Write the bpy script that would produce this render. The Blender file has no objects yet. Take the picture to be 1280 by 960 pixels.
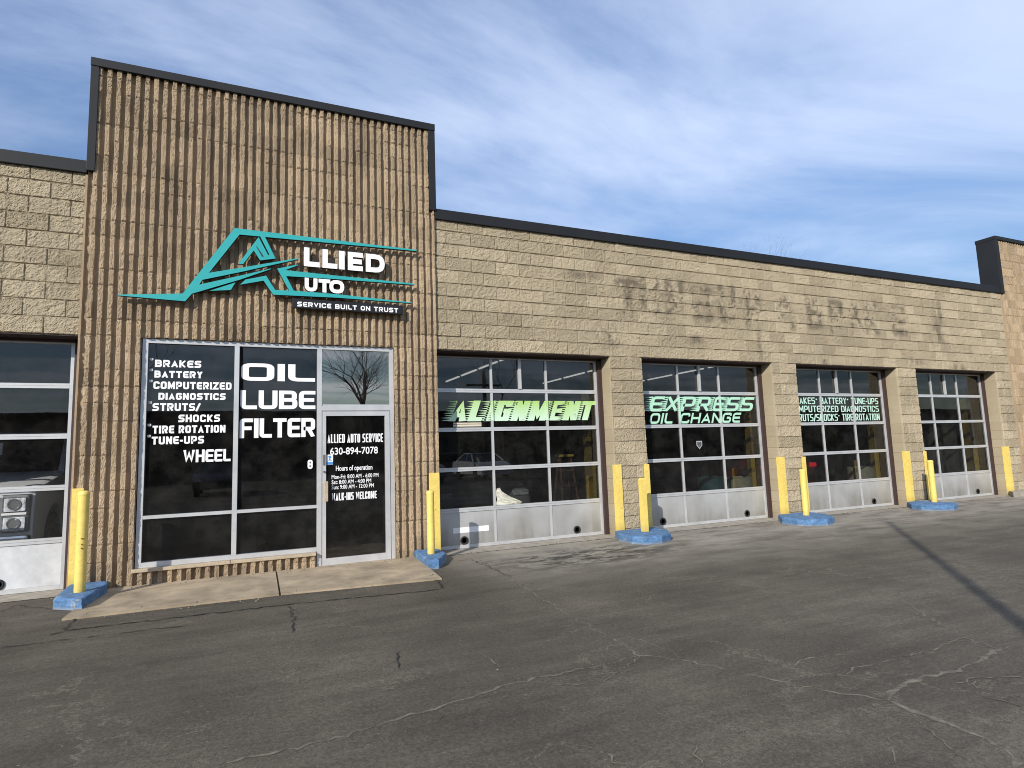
import bpy, bmesh, math, random
import numpy as np
from mathutils import Vector, Matrix

random.seed(7)
rng = np.random.RandomState(11)
scene = bpy.context.scene
col = scene.collection

# ------------------------------------------------------------------ camera
F, PT, RL, YW = 754.69, 0.1128, -0.0339, 0.4226
CAM = Vector((-2.56686, -8.44379, 1.50602))
fw = Vector((math.sin(YW) * math.cos(PT), math.cos(YW) * math.cos(PT), math.sin(PT)))
r0 = Vector((math.cos(YW), -math.sin(YW), 0))
u0 = r0.cross(fw)
rt = r0 * math.cos(RL) + u0 * math.sin(RL)
up = -r0 * math.sin(RL) + u0 * math.cos(RL)
cd = bpy.data.cameras.new('camera')
cd.sensor_fit = 'HORIZONTAL'
cd.sensor_width = 36
cd.lens = 36 * F / 1280
cd.clip_start = 0.05
cd.clip_end = 2000
cam = bpy.data.objects.new('camera', cd)
M3 = Matrix((rt, up, -fw)).transposed()
cam.matrix_world = Matrix.Translation(CAM) @ M3.to_4x4()
col.objects.link(cam)
scene.camera = cam

# ------------------------------------------------------------------ sky, sun, exposure
SUN_AZ = math.radians(48.3)          # light travels towards +X and +Y
SUN_EL = math.radians(25.5)
sdir = Vector((math.sin(SUN_AZ) * math.cos(SUN_EL), math.cos(SUN_AZ) * math.cos(SUN_EL), -math.sin(SUN_EL)))
world = bpy.data.worlds.new('World')
scene.world = world
world.use_nodes = True
wn = world.node_tree
wn.nodes.clear()


def N(tree, kind, loc=None, **kw):
    n = tree.nodes.new(kind)
    for k, v in kw.items():
        if k.startswith('i_'):
            key = k[2:]
            key = int(key) if key.isdigit() else key.replace('_', ' ')
            n.inputs[key].default_value = v
        else:
            setattr(n, k, v)
    return n


def L_(tree, a, b):
    tree.links.new(a, b)


sky = N(wn, 'ShaderNodeTexSky', sky_type='NISHITA', sun_disc=False)
sky.sun_elevation = SUN_EL
sky.sun_rotation = math.pi + SUN_AZ
sky.air_density = 1.0
sky.dust_density = 0.25
sky.ozone_density = 2.5
tc = N(wn, 'ShaderNodeTexCoord')
sep = N(wn, 'ShaderNodeSeparateXYZ')
L_(wn, tc.outputs['Generated'], sep.inputs[0])
zc = N(wn, 'ShaderNodeMath', operation='MAXIMUM', i_1=0.06)
L_(wn, sep.outputs['Z'], zc.inputs[0])
dx = N(wn, 'ShaderNodeMath', operation='DIVIDE')
dy = N(wn, 'ShaderNodeMath', operation='DIVIDE')
L_(wn, sep.outputs['X'], dx.inputs[0]); L_(wn, zc.outputs[0], dx.inputs[1])
L_(wn, sep.outputs['Y'], dy.inputs[0]); L_(wn, zc.outputs[0], dy.inputs[1])
cmb = N(wn, 'ShaderNodeCombineXYZ')
L_(wn, dx.outputs[0], cmb.inputs[0]); L_(wn, dy.outputs[0], cmb.inputs[1])
mp = N(wn, 'ShaderNodeMapping')
mp.inputs['Rotation'].default_value = (0, 0, math.radians(-15))
mp.inputs['Scale'].default_value = (0.42, 0.82, 1)
mp.inputs['Location'].default_value = (2.5, -0.5, 0)
L_(wn, cmb.outputs[0], mp.inputs[0])
n1 = N(wn, 'ShaderNodeTexNoise', i_Scale=1.0, i_Detail=9.0, i_Roughness=0.6, i_Distortion=0.45)
L_(wn, mp.outputs[0], n1.inputs['Vector'])
n2 = N(wn, 'ShaderNodeTexNoise', i_Scale=0.5, i_Detail=3.0, i_Roughness=0.5)
L_(wn, mp.outputs[0], n2.inputs['Vector'])
mul = N(wn, 'ShaderNodeMath', operation='MULTIPLY')
L_(wn, n1.outputs[0], mul.inputs[0]); L_(wn, n2.outputs[0], mul.inputs[1])
cr = N(wn, 'ShaderNodeMapRange', interpolation_type='SMOOTHSTEP')
cr.inputs[1].default_value = 0.15; cr.inputs[2].default_value = 0.40
cr.inputs[3].default_value = 0.04; cr.inputs[4].default_value = 0.64
L_(wn, mul.outputs[0], cr.inputs[0])
mixc = N(wn, 'ShaderNodeMix', data_type='RGBA')
L_(wn, cr.outputs[0], mixc.inputs[0])
hsv = N(wn, 'ShaderNodeHueSaturation', i_Hue=0.506, i_Saturation=1.14, i_Value=1.0)
L_(wn, sky.outputs[0], hsv.inputs['Color'])
hz = N(wn, 'ShaderNodeMapRange', interpolation_type='SMOOTHSTEP')
for i_, v_ in enumerate((0.05, 0.62, 0.50, 1.0)): hz.inputs[i_ + 1].default_value = v_
L_(wn, sep.outputs['Z'], hz.inputs[0])
dk = N(wn, 'ShaderNodeMix', data_type='RGBA', blend_type='MULTIPLY')
dk.inputs[0].default_value = 1
L_(wn, hsv.outputs[0], dk.inputs[6]); L_(wn, hz.outputs[0], dk.inputs[7])
L_(wn, dk.outputs[2], mixc.inputs[6])
mixc.inputs[7].default_value = (4.8, 5.4, 6.6, 1)
bg = N(wn, 'ShaderNodeBackground', i_Strength=0.13)
L_(wn, mixc.outputs[2], bg.inputs[0])
wo = N(wn, 'ShaderNodeOutputWorld')
L_(wn, bg.outputs[0], wo.inputs[0])

sl = bpy.data.lights.new('sun', 'SUN')
sl.energy = 3.4
sl.angle = math.radians(0.53)
sl.color = (1.0, 0.95, 0.87)
sun = bpy.data.objects.new('sun', sl)
sun.rotation_euler = sdir.to_track_quat('-Z', 'Y').to_euler()
sun.location = (-20, -20, 20)
col.objects.link(sun)
scene.view_settings.view_transform = 'Standard'
scene.view_settings.look = 'None'
scene.view_settings.gamma = 1
scene.view_settings.use_curve_mapping = False
scene.view_settings.exposure = 0.55
scene.render.engine = 'CYCLES'
scene.cycles.pixel_filter_type = 'BLACKMAN_HARRIS'
scene.cycles.filter_width = 1.0
scene.cycles.max_bounces = 6
scene.cycles.transparent_max_bounces = 12
scene.cycles.caustics_reflective = False
scene.cycles.caustics_refractive = False

# ------------------------------------------------------------------ helpers
GZ = 0.10                     # ground height
C, B, LT = 0.2032, 0.4064, 3.048
W, PW = 3.0366, 0.634         # bay opening, pier width


def mat(name):
    m = bpy.data.materials.new(name)
    m.use_nodes = True
    t = m.node_tree
    return m, t, t.nodes['Principled BSDF']


def plain(name, rgb, rough=0.6, metal=0.0, spec=0.5, var=0.12, scale=9.0, bump=0.0, bscale=60.0, emit=None, estr=0.0):
    m, t, b = mat(name)
    b.inputs['Roughness'].default_value = rough
    b.inputs['Metallic'].default_value = metal
    b.inputs['Specular IOR Level'].default_value = spec
    c = N(t, 'ShaderNodeTexCoord')
    n = N(t, 'ShaderNodeTexNoise', i_Scale=scale, i_Detail=6.0, i_Roughness=0.65)
    L_(t, c.outputs['Object'], n.inputs['Vector'])
    r = N(t, 'ShaderNodeMapRange')
    r.inputs[1].default_value = 0.3; r.inputs[2].default_value = 0.7
    r.inputs[3].default_value = 1 - var; r.inputs[4].default_value = 1 + var * 0.5
    L_(t, n.outputs[0], r.inputs[0])
    mx = N(t, 'ShaderNodeMix', data_type='RGBA', blend_type='MULTIPLY')
    mx.inputs[0].default_value = 1
    mx.inputs[6].default_value = (*rgb, 1)
    L_(t, r.outputs[0], mx.inputs[7])
    L_(t, mx.outputs[2], b.inputs['Base Color'])
    if bump:
        nb = N(t, 'ShaderNodeTexNoise', i_Scale=bscale, i_Detail=4.0)
        L_(t, c.outputs['Object'], nb.inputs['Vector'])
        bp = N(t, 'ShaderNodeBump', i_Strength=bump, i_Distance=0.01)
        L_(t, nb.outputs[0], bp.inputs['Height'])
        L_(t, bp.outputs[0], b.inputs['Normal'])
    if emit:
        b.inputs['Emission Color'].default_value = (*emit, 1)
        b.inputs['Emission Strength'].default_value = estr
    return m


def chip(m, rgb, lo=.66, hi=.70, scale=16.0, low=None):
    """flaked paint and dirt spots over a plain material"""
    t = m.node_tree; b = t.nodes['Principled BSDF']
    src = b.inputs['Base Color'].links[0].from_socket
    c = N(t, 'ShaderNodeTexCoord')
    n = N(t, 'ShaderNodeTexNoise', i_Scale=scale, i_Detail=8.0, i_Roughness=0.7)
    L_(t, c.outputs['Object'], n.inputs['Vector'])
    r = N(t, 'ShaderNodeMapRange'); L_(t, n.outputs[0], r.inputs[0])
    for k, v in enumerate((lo, hi, 0, .85)): r.inputs[k + 1].default_value = v
    f = r.outputs[0]
    if low:      # grime splashed up from the ground, broken by noise
        z = N(t, 'ShaderNodeSeparateXYZ'); L_(t, c.outputs['Object'], z.inputs[0])
        g = N(t, 'ShaderNodeMapRange'); L_(t, z.outputs['Z'], g.inputs[0])
        for k, v in enumerate((low, .0, 0, 1.1)): g.inputs[k + 1].default_value = v
        q = N(t, 'ShaderNodeMath', operation='MULTIPLY'); L_(t, g.outputs[0], q.inputs[0]); L_(t, n.outputs[0], q.inputs[1])
        a = N(t, 'ShaderNodeMath', operation='MAXIMUM'); L_(t, f, a.inputs[0]); L_(t, q.outputs[0], a.inputs[1]); f = a.outputs[0]
    x = N(t, 'ShaderNodeMix', data_type='RGBA'); x.inputs[7].default_value = (*rgb, 1)
    L_(t, f, x.inputs[0]); L_(t, src, x.inputs[6]); L_(t, x.outputs[2], b.inputs['Base Color'])


def masonry(name, light, dark, stain_rgb, mort):
    m, t, b = mat(name)
    b.inputs['Roughness'].default_value = 0.92
    b.inputs['Specular IOR Level'].default_value = 0.2
    c = N(t, 'ShaderNodeTexCoord')
    tone = N(t, 'ShaderNodeAttribute', attribute_name='tone')
    st = N(t, 'ShaderNodeAttribute', attribute_name='stain')
    jt = N(t, 'ShaderNodeAttribute', attribute_name='joint')
    n = N(t, 'ShaderNodeTexNoise', i_Scale=55.0, i_Detail=5.0, i_Roughness=0.7)
    L_(t, c.outputs['Object'], n.inputs['Vector'])
    n3 = N(t, 'ShaderNodeTexNoise', i_Scale=1.3, i_Detail=5.0, i_Roughness=0.6)
    L_(t, c.outputs['Object'], n3.inputs['Vector'])
    a1 = N(t, 'ShaderNodeMath', operation='MULTIPLY', i_1=0.45)
    L_(t, tone.outputs['Fac'], a1.inputs[0])
    a2 = N(t, 'ShaderNodeMath', operation='MULTIPLY_ADD', i_1=0.5)
    L_(t, n.outputs[0], a2.inputs[0]); L_(t, a1.outputs[0], a2.inputs[2])
    a3 = N(t, 'ShaderNodeMath', operation='MULTIPLY_ADD', i_1=0.45)
    L_(t, n3.outputs[0], a3.inputs[0]); L_(t, a2.outputs[0], a3.inputs[2])
    r = N(t, 'ShaderNodeMapRange')
    r.inputs[1].default_value = 0.42; r.inputs[2].default_value = 0.98
    L_(t, a3.outputs[0], r.inputs[0])
    mx = N(t, 'ShaderNodeMix', data_type='RGBA')
    mx.inputs[6].default_value = (*dark, 1); mx.inputs[7].default_value = (*light, 1)
    L_(t, r.outputs[0], mx.inputs[0])
    mj = N(t, 'ShaderNodeMix', data_type='RGBA')
    mj.inputs[7].default_value = (*mort, 1)
    L_(t, jt.outputs['Fac'], mj.inputs[0]); L_(t, mx.outputs[2], mj.inputs[6])
    ms = N(t, 'ShaderNodeMix', data_type='RGBA')
    ms.inputs[7].default_value = (*stain_rgb, 1)
    L_(t, st.outputs['Fac'], ms.inputs[0]); L_(t, mj.outputs[2], ms.inputs[6])
    L_(t, ms.outputs[2], b.inputs['Base Color'])
    nb = N(t, 'ShaderNodeTexNoise', i_Scale=75.0, i_Detail=6.0, i_Roughness=0.75)
    L_(t, c.outputs['Object'], nb.inputs['Vector'])
    bp = N(t, 'ShaderNodeBump', i_Strength=0.9, i_Distance=0.012)
    L_(t, nb.outputs[0], bp.inputs['Height'])
    L_(t, bp.outputs[0], b.inputs['Normal'])
    return m


def panel_metal():
    m, t, b = mat('weathered_aluminium_panel')
    b.inputs['Metallic'].default_value = 0.3; b.inputs['Roughness'].default_value = 0.42
    c = N(t, 'ShaderNodeTexCoord')
    q = N(t, 'ShaderNodeMapping'); q.inputs['Scale'].default_value = (9, 9, .9)
    L_(t, c.outputs['Object'], q.inputs[0])
    n = N(t, 'ShaderNodeTexNoise', i_Scale=1.0, i_Detail=7.0, i_Roughness=0.65); L_(t, q.outputs[0], n.inputs['Vector'])
    n2 = N(t, 'ShaderNodeTexNoise', i_Scale=2.3, i_Detail=5.0); L_(t, c.outputs['Object'], n2.inputs['Vector'])
    s_ = N(t, 'ShaderNodeSeparateXYZ'); L_(t, c.outputs['Object'], s_.inputs[0])
    r = N(t, 'ShaderNodeMapRange'); L_(t, s_.outputs['Z'], r.inputs[0])
    for i, v in enumerate((.62, .14, 0.0, .55)): r.inputs[i + 1].default_value = v
    a = N(t, 'ShaderNodeMath', operation='MULTIPLY'); L_(t, r.outputs[0], a.inputs[0]); L_(t, n.outputs[0], a.inputs[1])
    a2 = N(t, 'ShaderNodeMath', operation='MULTIPLY_ADD', i_1=.55); L_(t, n2.outputs[0], a2.inputs[0]); L_(t, a.outputs[0], a2.inputs[2])
    ra = N(t, 'ShaderNodeValToRGB'); L_(t, a2.outputs[0], ra.inputs[0])
    ra.color_ramp.elements[0].position = .2; ra.color_ramp.elements[0].color = (.54, .54, .53, 1)
    ra.color_ramp.elements[1].position = .68; ra.color_ramp.elements[1].color = (.26, .245, .21, 1)
    L_(t, ra.outputs[0], b.inputs['Base Color'])
    return m


def glass(name, tint, ior=1.55, refl=1.0):
    m = bpy.data.materials.new(name)
    m.use_nodes = True
    t = m.node_tree
    t.nodes.clear()
    tr = N(t, 'ShaderNodeBsdfTransparent'); tr.inputs[0].default_value = (*tint, 1)
    gl = N(t, 'ShaderNodeBsdfGlossy', i_Roughness=0.004); gl.inputs[0].default_value = (refl, refl * (1 if ior < 2 else .90), refl * (1 if ior < 2 else .76), 1)
    c = N(t, 'ShaderNodeTexCoord')
    nb = N(t, 'ShaderNodeTexNoise', i_Scale=1.4, i_Detail=1.0)
    L_(t, c.outputs['Object'], nb.inputs['Vector'])
    bp = N(t, 'ShaderNodeBump', i_Strength=0.06, i_Distance=0.02)
    L_(t, nb.outputs[0], bp.inputs['Height']); L_(t, bp.outputs[0], gl.inputs['Normal'])
    ge = N(t, 'ShaderNodeNewGeometry')
    dt = N(t, 'ShaderNodeVectorMath', operation='DOT_PRODUCT')
    L_(t, ge.outputs['Normal'], dt.inputs[0]); L_(t, ge.outputs['Incoming'], dt.inputs[1])
    ab = N(t, 'ShaderNodeMath', operation='ABSOLUTE'); L_(t, dt.outputs['Value'], ab.inputs[0])
    om = N(t, 'ShaderNodeMath', operation='SUBTRACT', i_0=1.0); L_(t, ab.outputs[0], om.inputs[1])
    pw = N(t, 'ShaderNodeMath', operation='POWER', i_1=5.0); L_(t, om.outputs[0], pw.inputs[0])
    f0 = min(.9, 1.6 * ((ior - 1) / (ior + 1)) ** 2)
    fr = N(t, 'ShaderNodeMath', operation='MULTIPLY_ADD', i_1=1 - f0, i_2=f0); L_(t, pw.outputs[0], fr.inputs[0])
    mx = N(t, 'ShaderNodeMixShader')
    L_(t, fr.outputs[0], mx.inputs[0]); L_(t, tr.outputs[0], mx.inputs[1]); L_(t, gl.outputs[0], mx.inputs[2])
    df = N(t, 'ShaderNodeBsdfDiffuse'); df.inputs[0].default_value = (.5, .48, .44, 1)
    nd = N(t, 'ShaderNodeTexNoise', i_Scale=3.0, i_Detail=6.0, i_Roughness=0.7)
    L_(t, c.outputs['Object'], nd.inputs['Vector'])
    rd = N(t, 'ShaderNodeMapRange')
    for i, v in enumerate((.42, .75, .004, .035)): rd.inputs[i + 1].default_value = v
    L_(t, nd.outputs[0], rd.inputs[0])
    m2 = N(t, 'ShaderNodeMixShader')
    L_(t, rd.outputs[0], m2.inputs[0]); L_(t, mx.outputs[0], m2.inputs[1]); L_(t, df.outputs[0], m2.inputs[2])
    o = N(t, 'ShaderNodeOutputMaterial')
    L_(t, m2.outputs[0], o.inputs[0])
    return m


M = {}
M['block'] = masonry('split_face_block', (0.455, 0.380, 0.262), (0.320, 0.265, 0.178), (0.13, 0.108, 0.077), (0.30, 0.25, 0.17))
M['rib'] = masonry('ribbed_block', (0.50, 0.38, 0.25), (0.27, 0.202, 0.13), (0.06, 0.05, 0.04), (0.16, 0.12, 0.08))
M['coping'] = plain('dark_metal_coping', (0.014, 0.015, 0.017), rough=0.6, spec=0.3, var=0.2, scale=2.0)
M['alu'] = plain('aluminium', (0.62, 0.62, 0.615), rough=0.38, metal=0.35, var=0.14, scale=4)
M['panel'] = panel_metal()
M['white_panel'] = plain('white_panel', (0.60, 0.61, 0.615), rough=0.5, var=0.2, scale=5)
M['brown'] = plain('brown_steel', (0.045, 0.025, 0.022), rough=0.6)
M['black'] = plain('black_paint', (0.008, 0.008, 0.009), rough=0.45)
M['rubber'] = plain('rubber', (0.015, 0.015, 0.015), rough=0.8)
M['teal'] = plain('teal_sign_paint', (0.026, 0.36, 0.36), rough=0.45, var=0.05)
M['white'] = plain('white_vinyl', (0.86, 0.86, 0.86), rough=0.5, var=0.03)
M['star'] = plain('faded_vinyl', (0.6, 0.61, 0.62), rough=0.5, var=0.1)
M['mint'] = plain('mint_vinyl', (0.44, 0.74, 0.55), rough=0.5, var=0.05)
M['pale'] = plain('pale_mint_vinyl', (0.55, 0.80, 0.66), rough=0.5, var=0.05)
M['yellow'] = plain('yellow_paint', (0.80, 0.60, 0.15), rough=0.5, var=0.16, scale=14, bump=0.15, bscale=40)
M['blue'] = plain('blue_painted_concrete', (0.095, 0.205, 0.38), rough=0.85, var=0.5, scale=11, bump=0.7, bscale=35)
chip(M['yellow'], (.20, .12, .05), .64, .68, 13.0, .22)
chip(M['blue'], (.30, .28, .25), .60, .64, 9.0, .035)
M['bare'] = plain('bare_concrete', (0.36, 0.32, 0.26), rough=0.9, var=0.35, scale=8, bump=0.5)
M['conc'] = plain('sidewalk_concrete', (0.40, 0.315, 0.21), rough=0.92, var=0.45, scale=3.0, bump=0.35, bscale=110)
M['sill'] = plain('stone_sill', (0.46, 0.37, 0.26), rough=0.85, var=0.25, scale=12, bump=0.3)
M['inner'] = plain('workshop_wall', (0.10, 0.10, 0.095), rough=0.9, var=0.3, scale=1.2)
M['ifloor'] = plain('workshop_floor', (0.075, 0.07, 0.065), rough=0.6, var=0.4, scale=1.5)
M['tube'] = plain('lit_tube', (0.9, 0.9, 0.9), emit=(1, 0.98, 0.92), estr=0.75)
M['bark'] = plain('bark', (0.055, 0.045, 0.038), rough=0.95, var=0.3, scale=20)
M['steelpost'] = plain('grey_pole_steel', (0.16, 0.16, 0.16), rough=0.5, metal=0.5)
M['silver'] = plain('silver_paint', (0.74, 0.74, 0.74), rough=0.3, metal=0.0, var=0.04)
M['carwhite'] = plain('pale_car_paint', (0.30, 0.30, 0.30), rough=0.25, var=0.04)
M['cardark'] = plain('dark_car_paint', (0.03, 0.035, 0.045), rough=0.22, var=0.04)
M['carred'] = plain('red_paint', (0.14, 0.008, 0.012), rough=0.3, var=0.1)
M['chrome'] = plain('chrome', (0.6, 0.6, 0.6), rough=0.2, metal=0.9, var=0.05)
M['lens'] = plain('lamp_lens', (0.72, 0.74, 0.77), rough=0.12, metal=0.0, var=0.75, scale=16)
M['tail'] = plain('tail_lamp', (0.5, 0.01, 0.015), rough=0.2, emit=(1, 0.03, 0.05), estr=0.5)
M['cglass'] = plain('car_glass', (0.012, 0.014, 0.016), rough=0.06, var=0.02)
M['tealdrum'] = plain('teal_drum_paint', (0.04, 0.13, 0.14), rough=0.5, var=0.3)
M['creamdrum'] = plain('cream_drum', (0.5, 0.47, 0.33), rough=0.6, var=0.2)
M['oldyellow'] = plain('worn_yellow_paint', (0.30, 0.22, 0.05), rough=.7, var=.4)
M['rag'] = plain('pale_rag', (0.62, 0.60, 0.5), rough=0.9, var=0.25, scale=12)
M['rust'] = plain('rust', (0.16, 0.08, 0.04), rough=0.9, var=0.3)
M['stblue'] = plain('sticker_blue', (0.07, 0.28, 0.62), rough=0.5)
M['brickfar'] = plain('far_brick', (0.16, 0.11, 0.085), rough=0.9, var=0.3, scale=0.6)
M['glass'] = glass('door_glass', (0.35, 0.36, 0.36), 1.5)
M['dglass'] = glass('dark_storefront_glass', (0.30, 0.31, 0.32), 1.5)
M['cleanglass'] = glass('clear_door_glass', (0.90, 0.91, 0.91), 1.5)
M['mirror'] = glass('reflective_transom_glass', (0.06, 0.06, 0.06), 3.1, 1.0)


def gradient_vinyl():
    m, t, b = mat('lime_mint_vinyl')
    b.inputs['Roughness'].default_value = 0.5
    c = N(t, 'ShaderNodeTexCoord')
    n = N(t, 'ShaderNodeTexNoise', i_Scale=1.6, i_Detail=2.0)
    L_(t, c.outputs['Object'], n.inputs['Vector'])
    s = N(t, 'ShaderNodeSeparateXYZ')
    L_(t, c.outputs['Object'], s.inputs[0])
    r = N(t, 'ShaderNodeMapRange')
    r.inputs[1].default_value = 2.0; r.inputs[2].default_value = 2.35
    r.inputs[3].default_value = -0.3; r.inputs[4].default_value = 0.5
    L_(t, s.outputs['Z'], r.inputs[0])
    a = N(t, 'ShaderNodeMath', operation='ADD')
    L_(t, r.outputs[0], a.inputs[0]); L_(t, n.outputs[0], a.inputs[1])
    ra = N(t, 'ShaderNodeValToRGB')
    ra.color_ramp.elements[0].position = 0.25; ra.color_ramp.elements[0].color = (0.60, 0.80, 0.60, 1)
    ra.color_ramp.elements[1].position = 0.95; ra.color_ramp.elements[1].color = (0.42, 0.64, 0.20, 1)
    L_(t, a.outputs[0], ra.inputs[0])
    L_(t, ra.outputs[0], b.inputs['Base Color'])
    return m


M['lime'] = gradient_vinyl()


def link(name, me, m=None, parent=None):
    o = bpy.data.objects.new(name, me)
    col.objects.link(o)
    if m is not None:
        for x in (m if isinstance(m, (list, tuple)) else [m]):
            me.materials.append(x)
    if parent is not None:
        o.parent = parent
    return o


def tag(o, label=None, cat=None, group=None, kind=None):
    if label: o['label'] = label
    if cat: o['category'] = cat
    if group: o['group'] = group
    if kind: o['kind'] = kind
    return o


def empty(name, loc=(0, 0, 0), label=None, cat=None, group=None, rz=0):
    o = bpy.data.objects.new(name, None)
    o.empty_display_size = 0.2
    o.location = loc
    o.rotation_euler = (0, 0, rz)
    col.objects.link(o)
    return tag(o, label, cat, group)


class MB:
    def __init__(s):
        s.v = []; s.f = []; s.mi = []

    def add(s, vs, fs, mi=0):
        k = len(s.v)
        s.v += [tuple(v) for v in vs]
        s.f += [tuple(i + k for i in f) for f in fs]
        s.mi += [mi] * len(fs)
        return s

    def box(s, x0, x1, y0, y1, z0, z1, mi=0, bev=0.0):
        if bev <= 0:
            vs = [(x, y, z) for z in (z0, z1) for y in (y0, y1) for x in (x0, x1)]
            fs = [(0, 2, 3, 1), (4, 5, 7, 6), (0, 1, 5, 4), (2, 6, 7, 3), (0, 4, 6, 2), (1, 3, 7, 5)]
            return s.add(vs, fs, mi)
        bm = bmesh.new()
        bmesh.ops.create_cube(bm, size=1)
        for v in bm.verts:
            v.co = Vector((x0 + (v.co.x + .5) * (x1 - x0), y0 + (v.co.y + .5) * (y1 - y0), z0 + (v.co.z + .5) * (z1 - z0)))
        bmesh.ops.bevel(bm, geom=list(bm.edges), offset=bev, segments=2, affect='EDGES', profile=0.6)
        s.bm(bm, mi)
        return s

    def bm(s, bm, mi=0):
        bm.verts.index_update()
        s.add([v.co[:] for v in bm.verts], [[v.index for v in f.verts] for f in bm.faces], mi)
        bm.free()

    def prism(s, pts, axis, a0, a1, mi=0, inset=None):
        """polygon pts extruded along axis ('x','y','z'); inset scales the second end"""
        n = len(pts)

        def P(p, a):
            if axis == 'z': return (p[0], p[1], a)
            if axis == 'y': return (p[0], a, p[1])
            return (a, p[0], p[1])
        vs = [P(p, a0) for p in pts] + [P(p, a1) for p in (inset or pts)]
        fs = [tuple(range(n))[::-1], tuple(range(n, 2 * n))] + [(i, (i + 1) % n, n + (i + 1) % n, n + i) for i in range(n)]
        return s.add(vs, fs, mi)

    def lathe(s, prof, c, axis='z', seg=24, mi=0):
        vs = []; fs = []
        for r, h in prof:
            for k in range(seg):
                a = 2 * math.pi * k / seg
                p, q = r * math.cos(a), r * math.sin(a)
                vs.append({'z': (c[0] + p, c[1] + q, c[2] + h), 'y': (c[0] + p, c[1] + h, c[2] + q), 'x': (c[0] + h, c[1] + p, c[2] + q)}[axis])
        m = len(prof)
        for j in range(m - 1):
            for k in range(seg):
                k2 = (k + 1) % seg
                fs.append((j * seg + k, j * seg + k2, (j + 1) * seg + k2, (j + 1) * seg + k))
        if prof[0][0] > 1e-6: fs.append(tuple(range(seg))[::-1])
        if prof[-1][0] > 1e-6: fs.append(tuple((m - 1) * seg + k for k in range(seg)))
        return s.add(vs, fs, mi)

    def tube(s, p0, p1, ra, rb, seg=6, mi=0):
        p0, p1 = Vector(p0), Vector(p1)
        d = (p1 - p0)
        if d.length < 1e-6: return s
        d.normalize()
        a = d.orthogonal().normalized(); b = d.cross(a)
        vs = []
        for p, r in ((p0, ra), (p1, rb)):
            for k in range(seg):
                t = 2 * math.pi * k / seg
                vs.append((p + a * (r * math.cos(t)) + b * (r * math.sin(t)))[:])
        fs = [(k, (k + 1) % seg, seg + (k + 1) % seg, seg + k) for k in range(seg)]
        fs += [tuple(range(seg))[::-1], tuple(range(seg, 2 * seg))]
        return s.add(vs, fs, mi)

    def build(s, name, m, parent=None, smooth=False, recalc=True):
        me = bpy.data.meshes.new(name)
        me.from_pydata(s.v, [], s.f)
        if any(s.mi): me.polygons.foreach_set('material_index', s.mi)
        if recalc:
            bm = bmesh.new(); bm.from_mesh(me)
            bmesh.ops.recalc_face_normals(bm, faces=bm.faces)
            bm.to_mesh(me); bm.free()
        if smooth:
            me.shade_smooth()
            try: me.set_sharp_from_angle(angle=math.radians(40))
            except Exception: pass
        return link(name, me, m, parent)


# ---- value noise
TAB = rng.rand(512, 512)


def vnoise(x, y):
    xi = np.floor(x).astype(int); yi = np.floor(y).astype(int)
    fx = x - xi; fy = y - yi
    fx = fx * fx * (3 - 2 * fx); fy = fy * fy * (3 - 2 * fy)
    T = lambda a, b: TAB[a % 512, b % 512]
    return (T(xi, yi) * (1 - fx) + T(xi + 1, yi) * fx) * (1 - fy) + (T(xi, yi + 1) * (1 - fx) + T(xi + 1, yi + 1) * fx) * fy


def fbm(x, y, o=4, g=0.55):
    s = 0; a = 1; tot = 0
    for k in range(o):
        s = s + a * vnoise(x * 2 ** k + 17.3 * k, y * 2 ** k + 5.1 * k); tot += a; a *= g
    return s / tot


def sst(a, b, x):
    t = np.clip((x - a) / (b - a), 0, 1)
    return t * t * (3 - 2 * t)


def hsh(a, b, k=0):
    return TAB[(np.asarray(a).astype(int) * 7 + 131 * k + 3) % 512, (np.asarray(b).astype(int) * 13 + 57 * k + 9) % 512]


def block_fn(X, Z):
    row = np.floor((Z - LT) / C)
    off = np.where(row % 2 == 0, 0.5 * B, 0.0)
    colm = np.floor((X - off) / B)
    fx = (X - off) - colm * B
    fz = (Z - LT) - row * C
    d = np.minimum(np.minimum(fx, B - fx) * 1.0, np.minimum(fz, C - fz))
    d = d + (fbm(X * 40, Z * 40, 2) - 0.5) * 0.004
    e = sst(0.0018, 0.0085, d)
    r1, r2, r3 = hsh(colm, row, 1), hsh(colm, row, 2), hsh(colm, row, 3)
    h = e * (0.009 + 0.006 * r1 + (fx / B - 0.5) * (r2 - 0.5) * 0.009 + (fz / C - 0.5) * (r3 - 0.5) * 0.008)
    chunks = np.abs(fbm(X * 9 + r2 * 40, Z * 11 + r3 * 30, 4, 0.6) - 0.5)
    h = h + e * (0.032 * chunks + 0.019 * (fbm(X * 30, Z * 30, 3, 0.85) - 0.5) + .006 * (rng.rand(*X.shape) - .5))
    joint = (1 - sst(0.002, 0.0055, d)) * (.35 + .65 * hsh(colm, row, 11))
    tone = hsh(colm, row, 5)
    return np.maximum(h, 0), tone, joint


RP, RX = 0.1012, -0.4875


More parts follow.
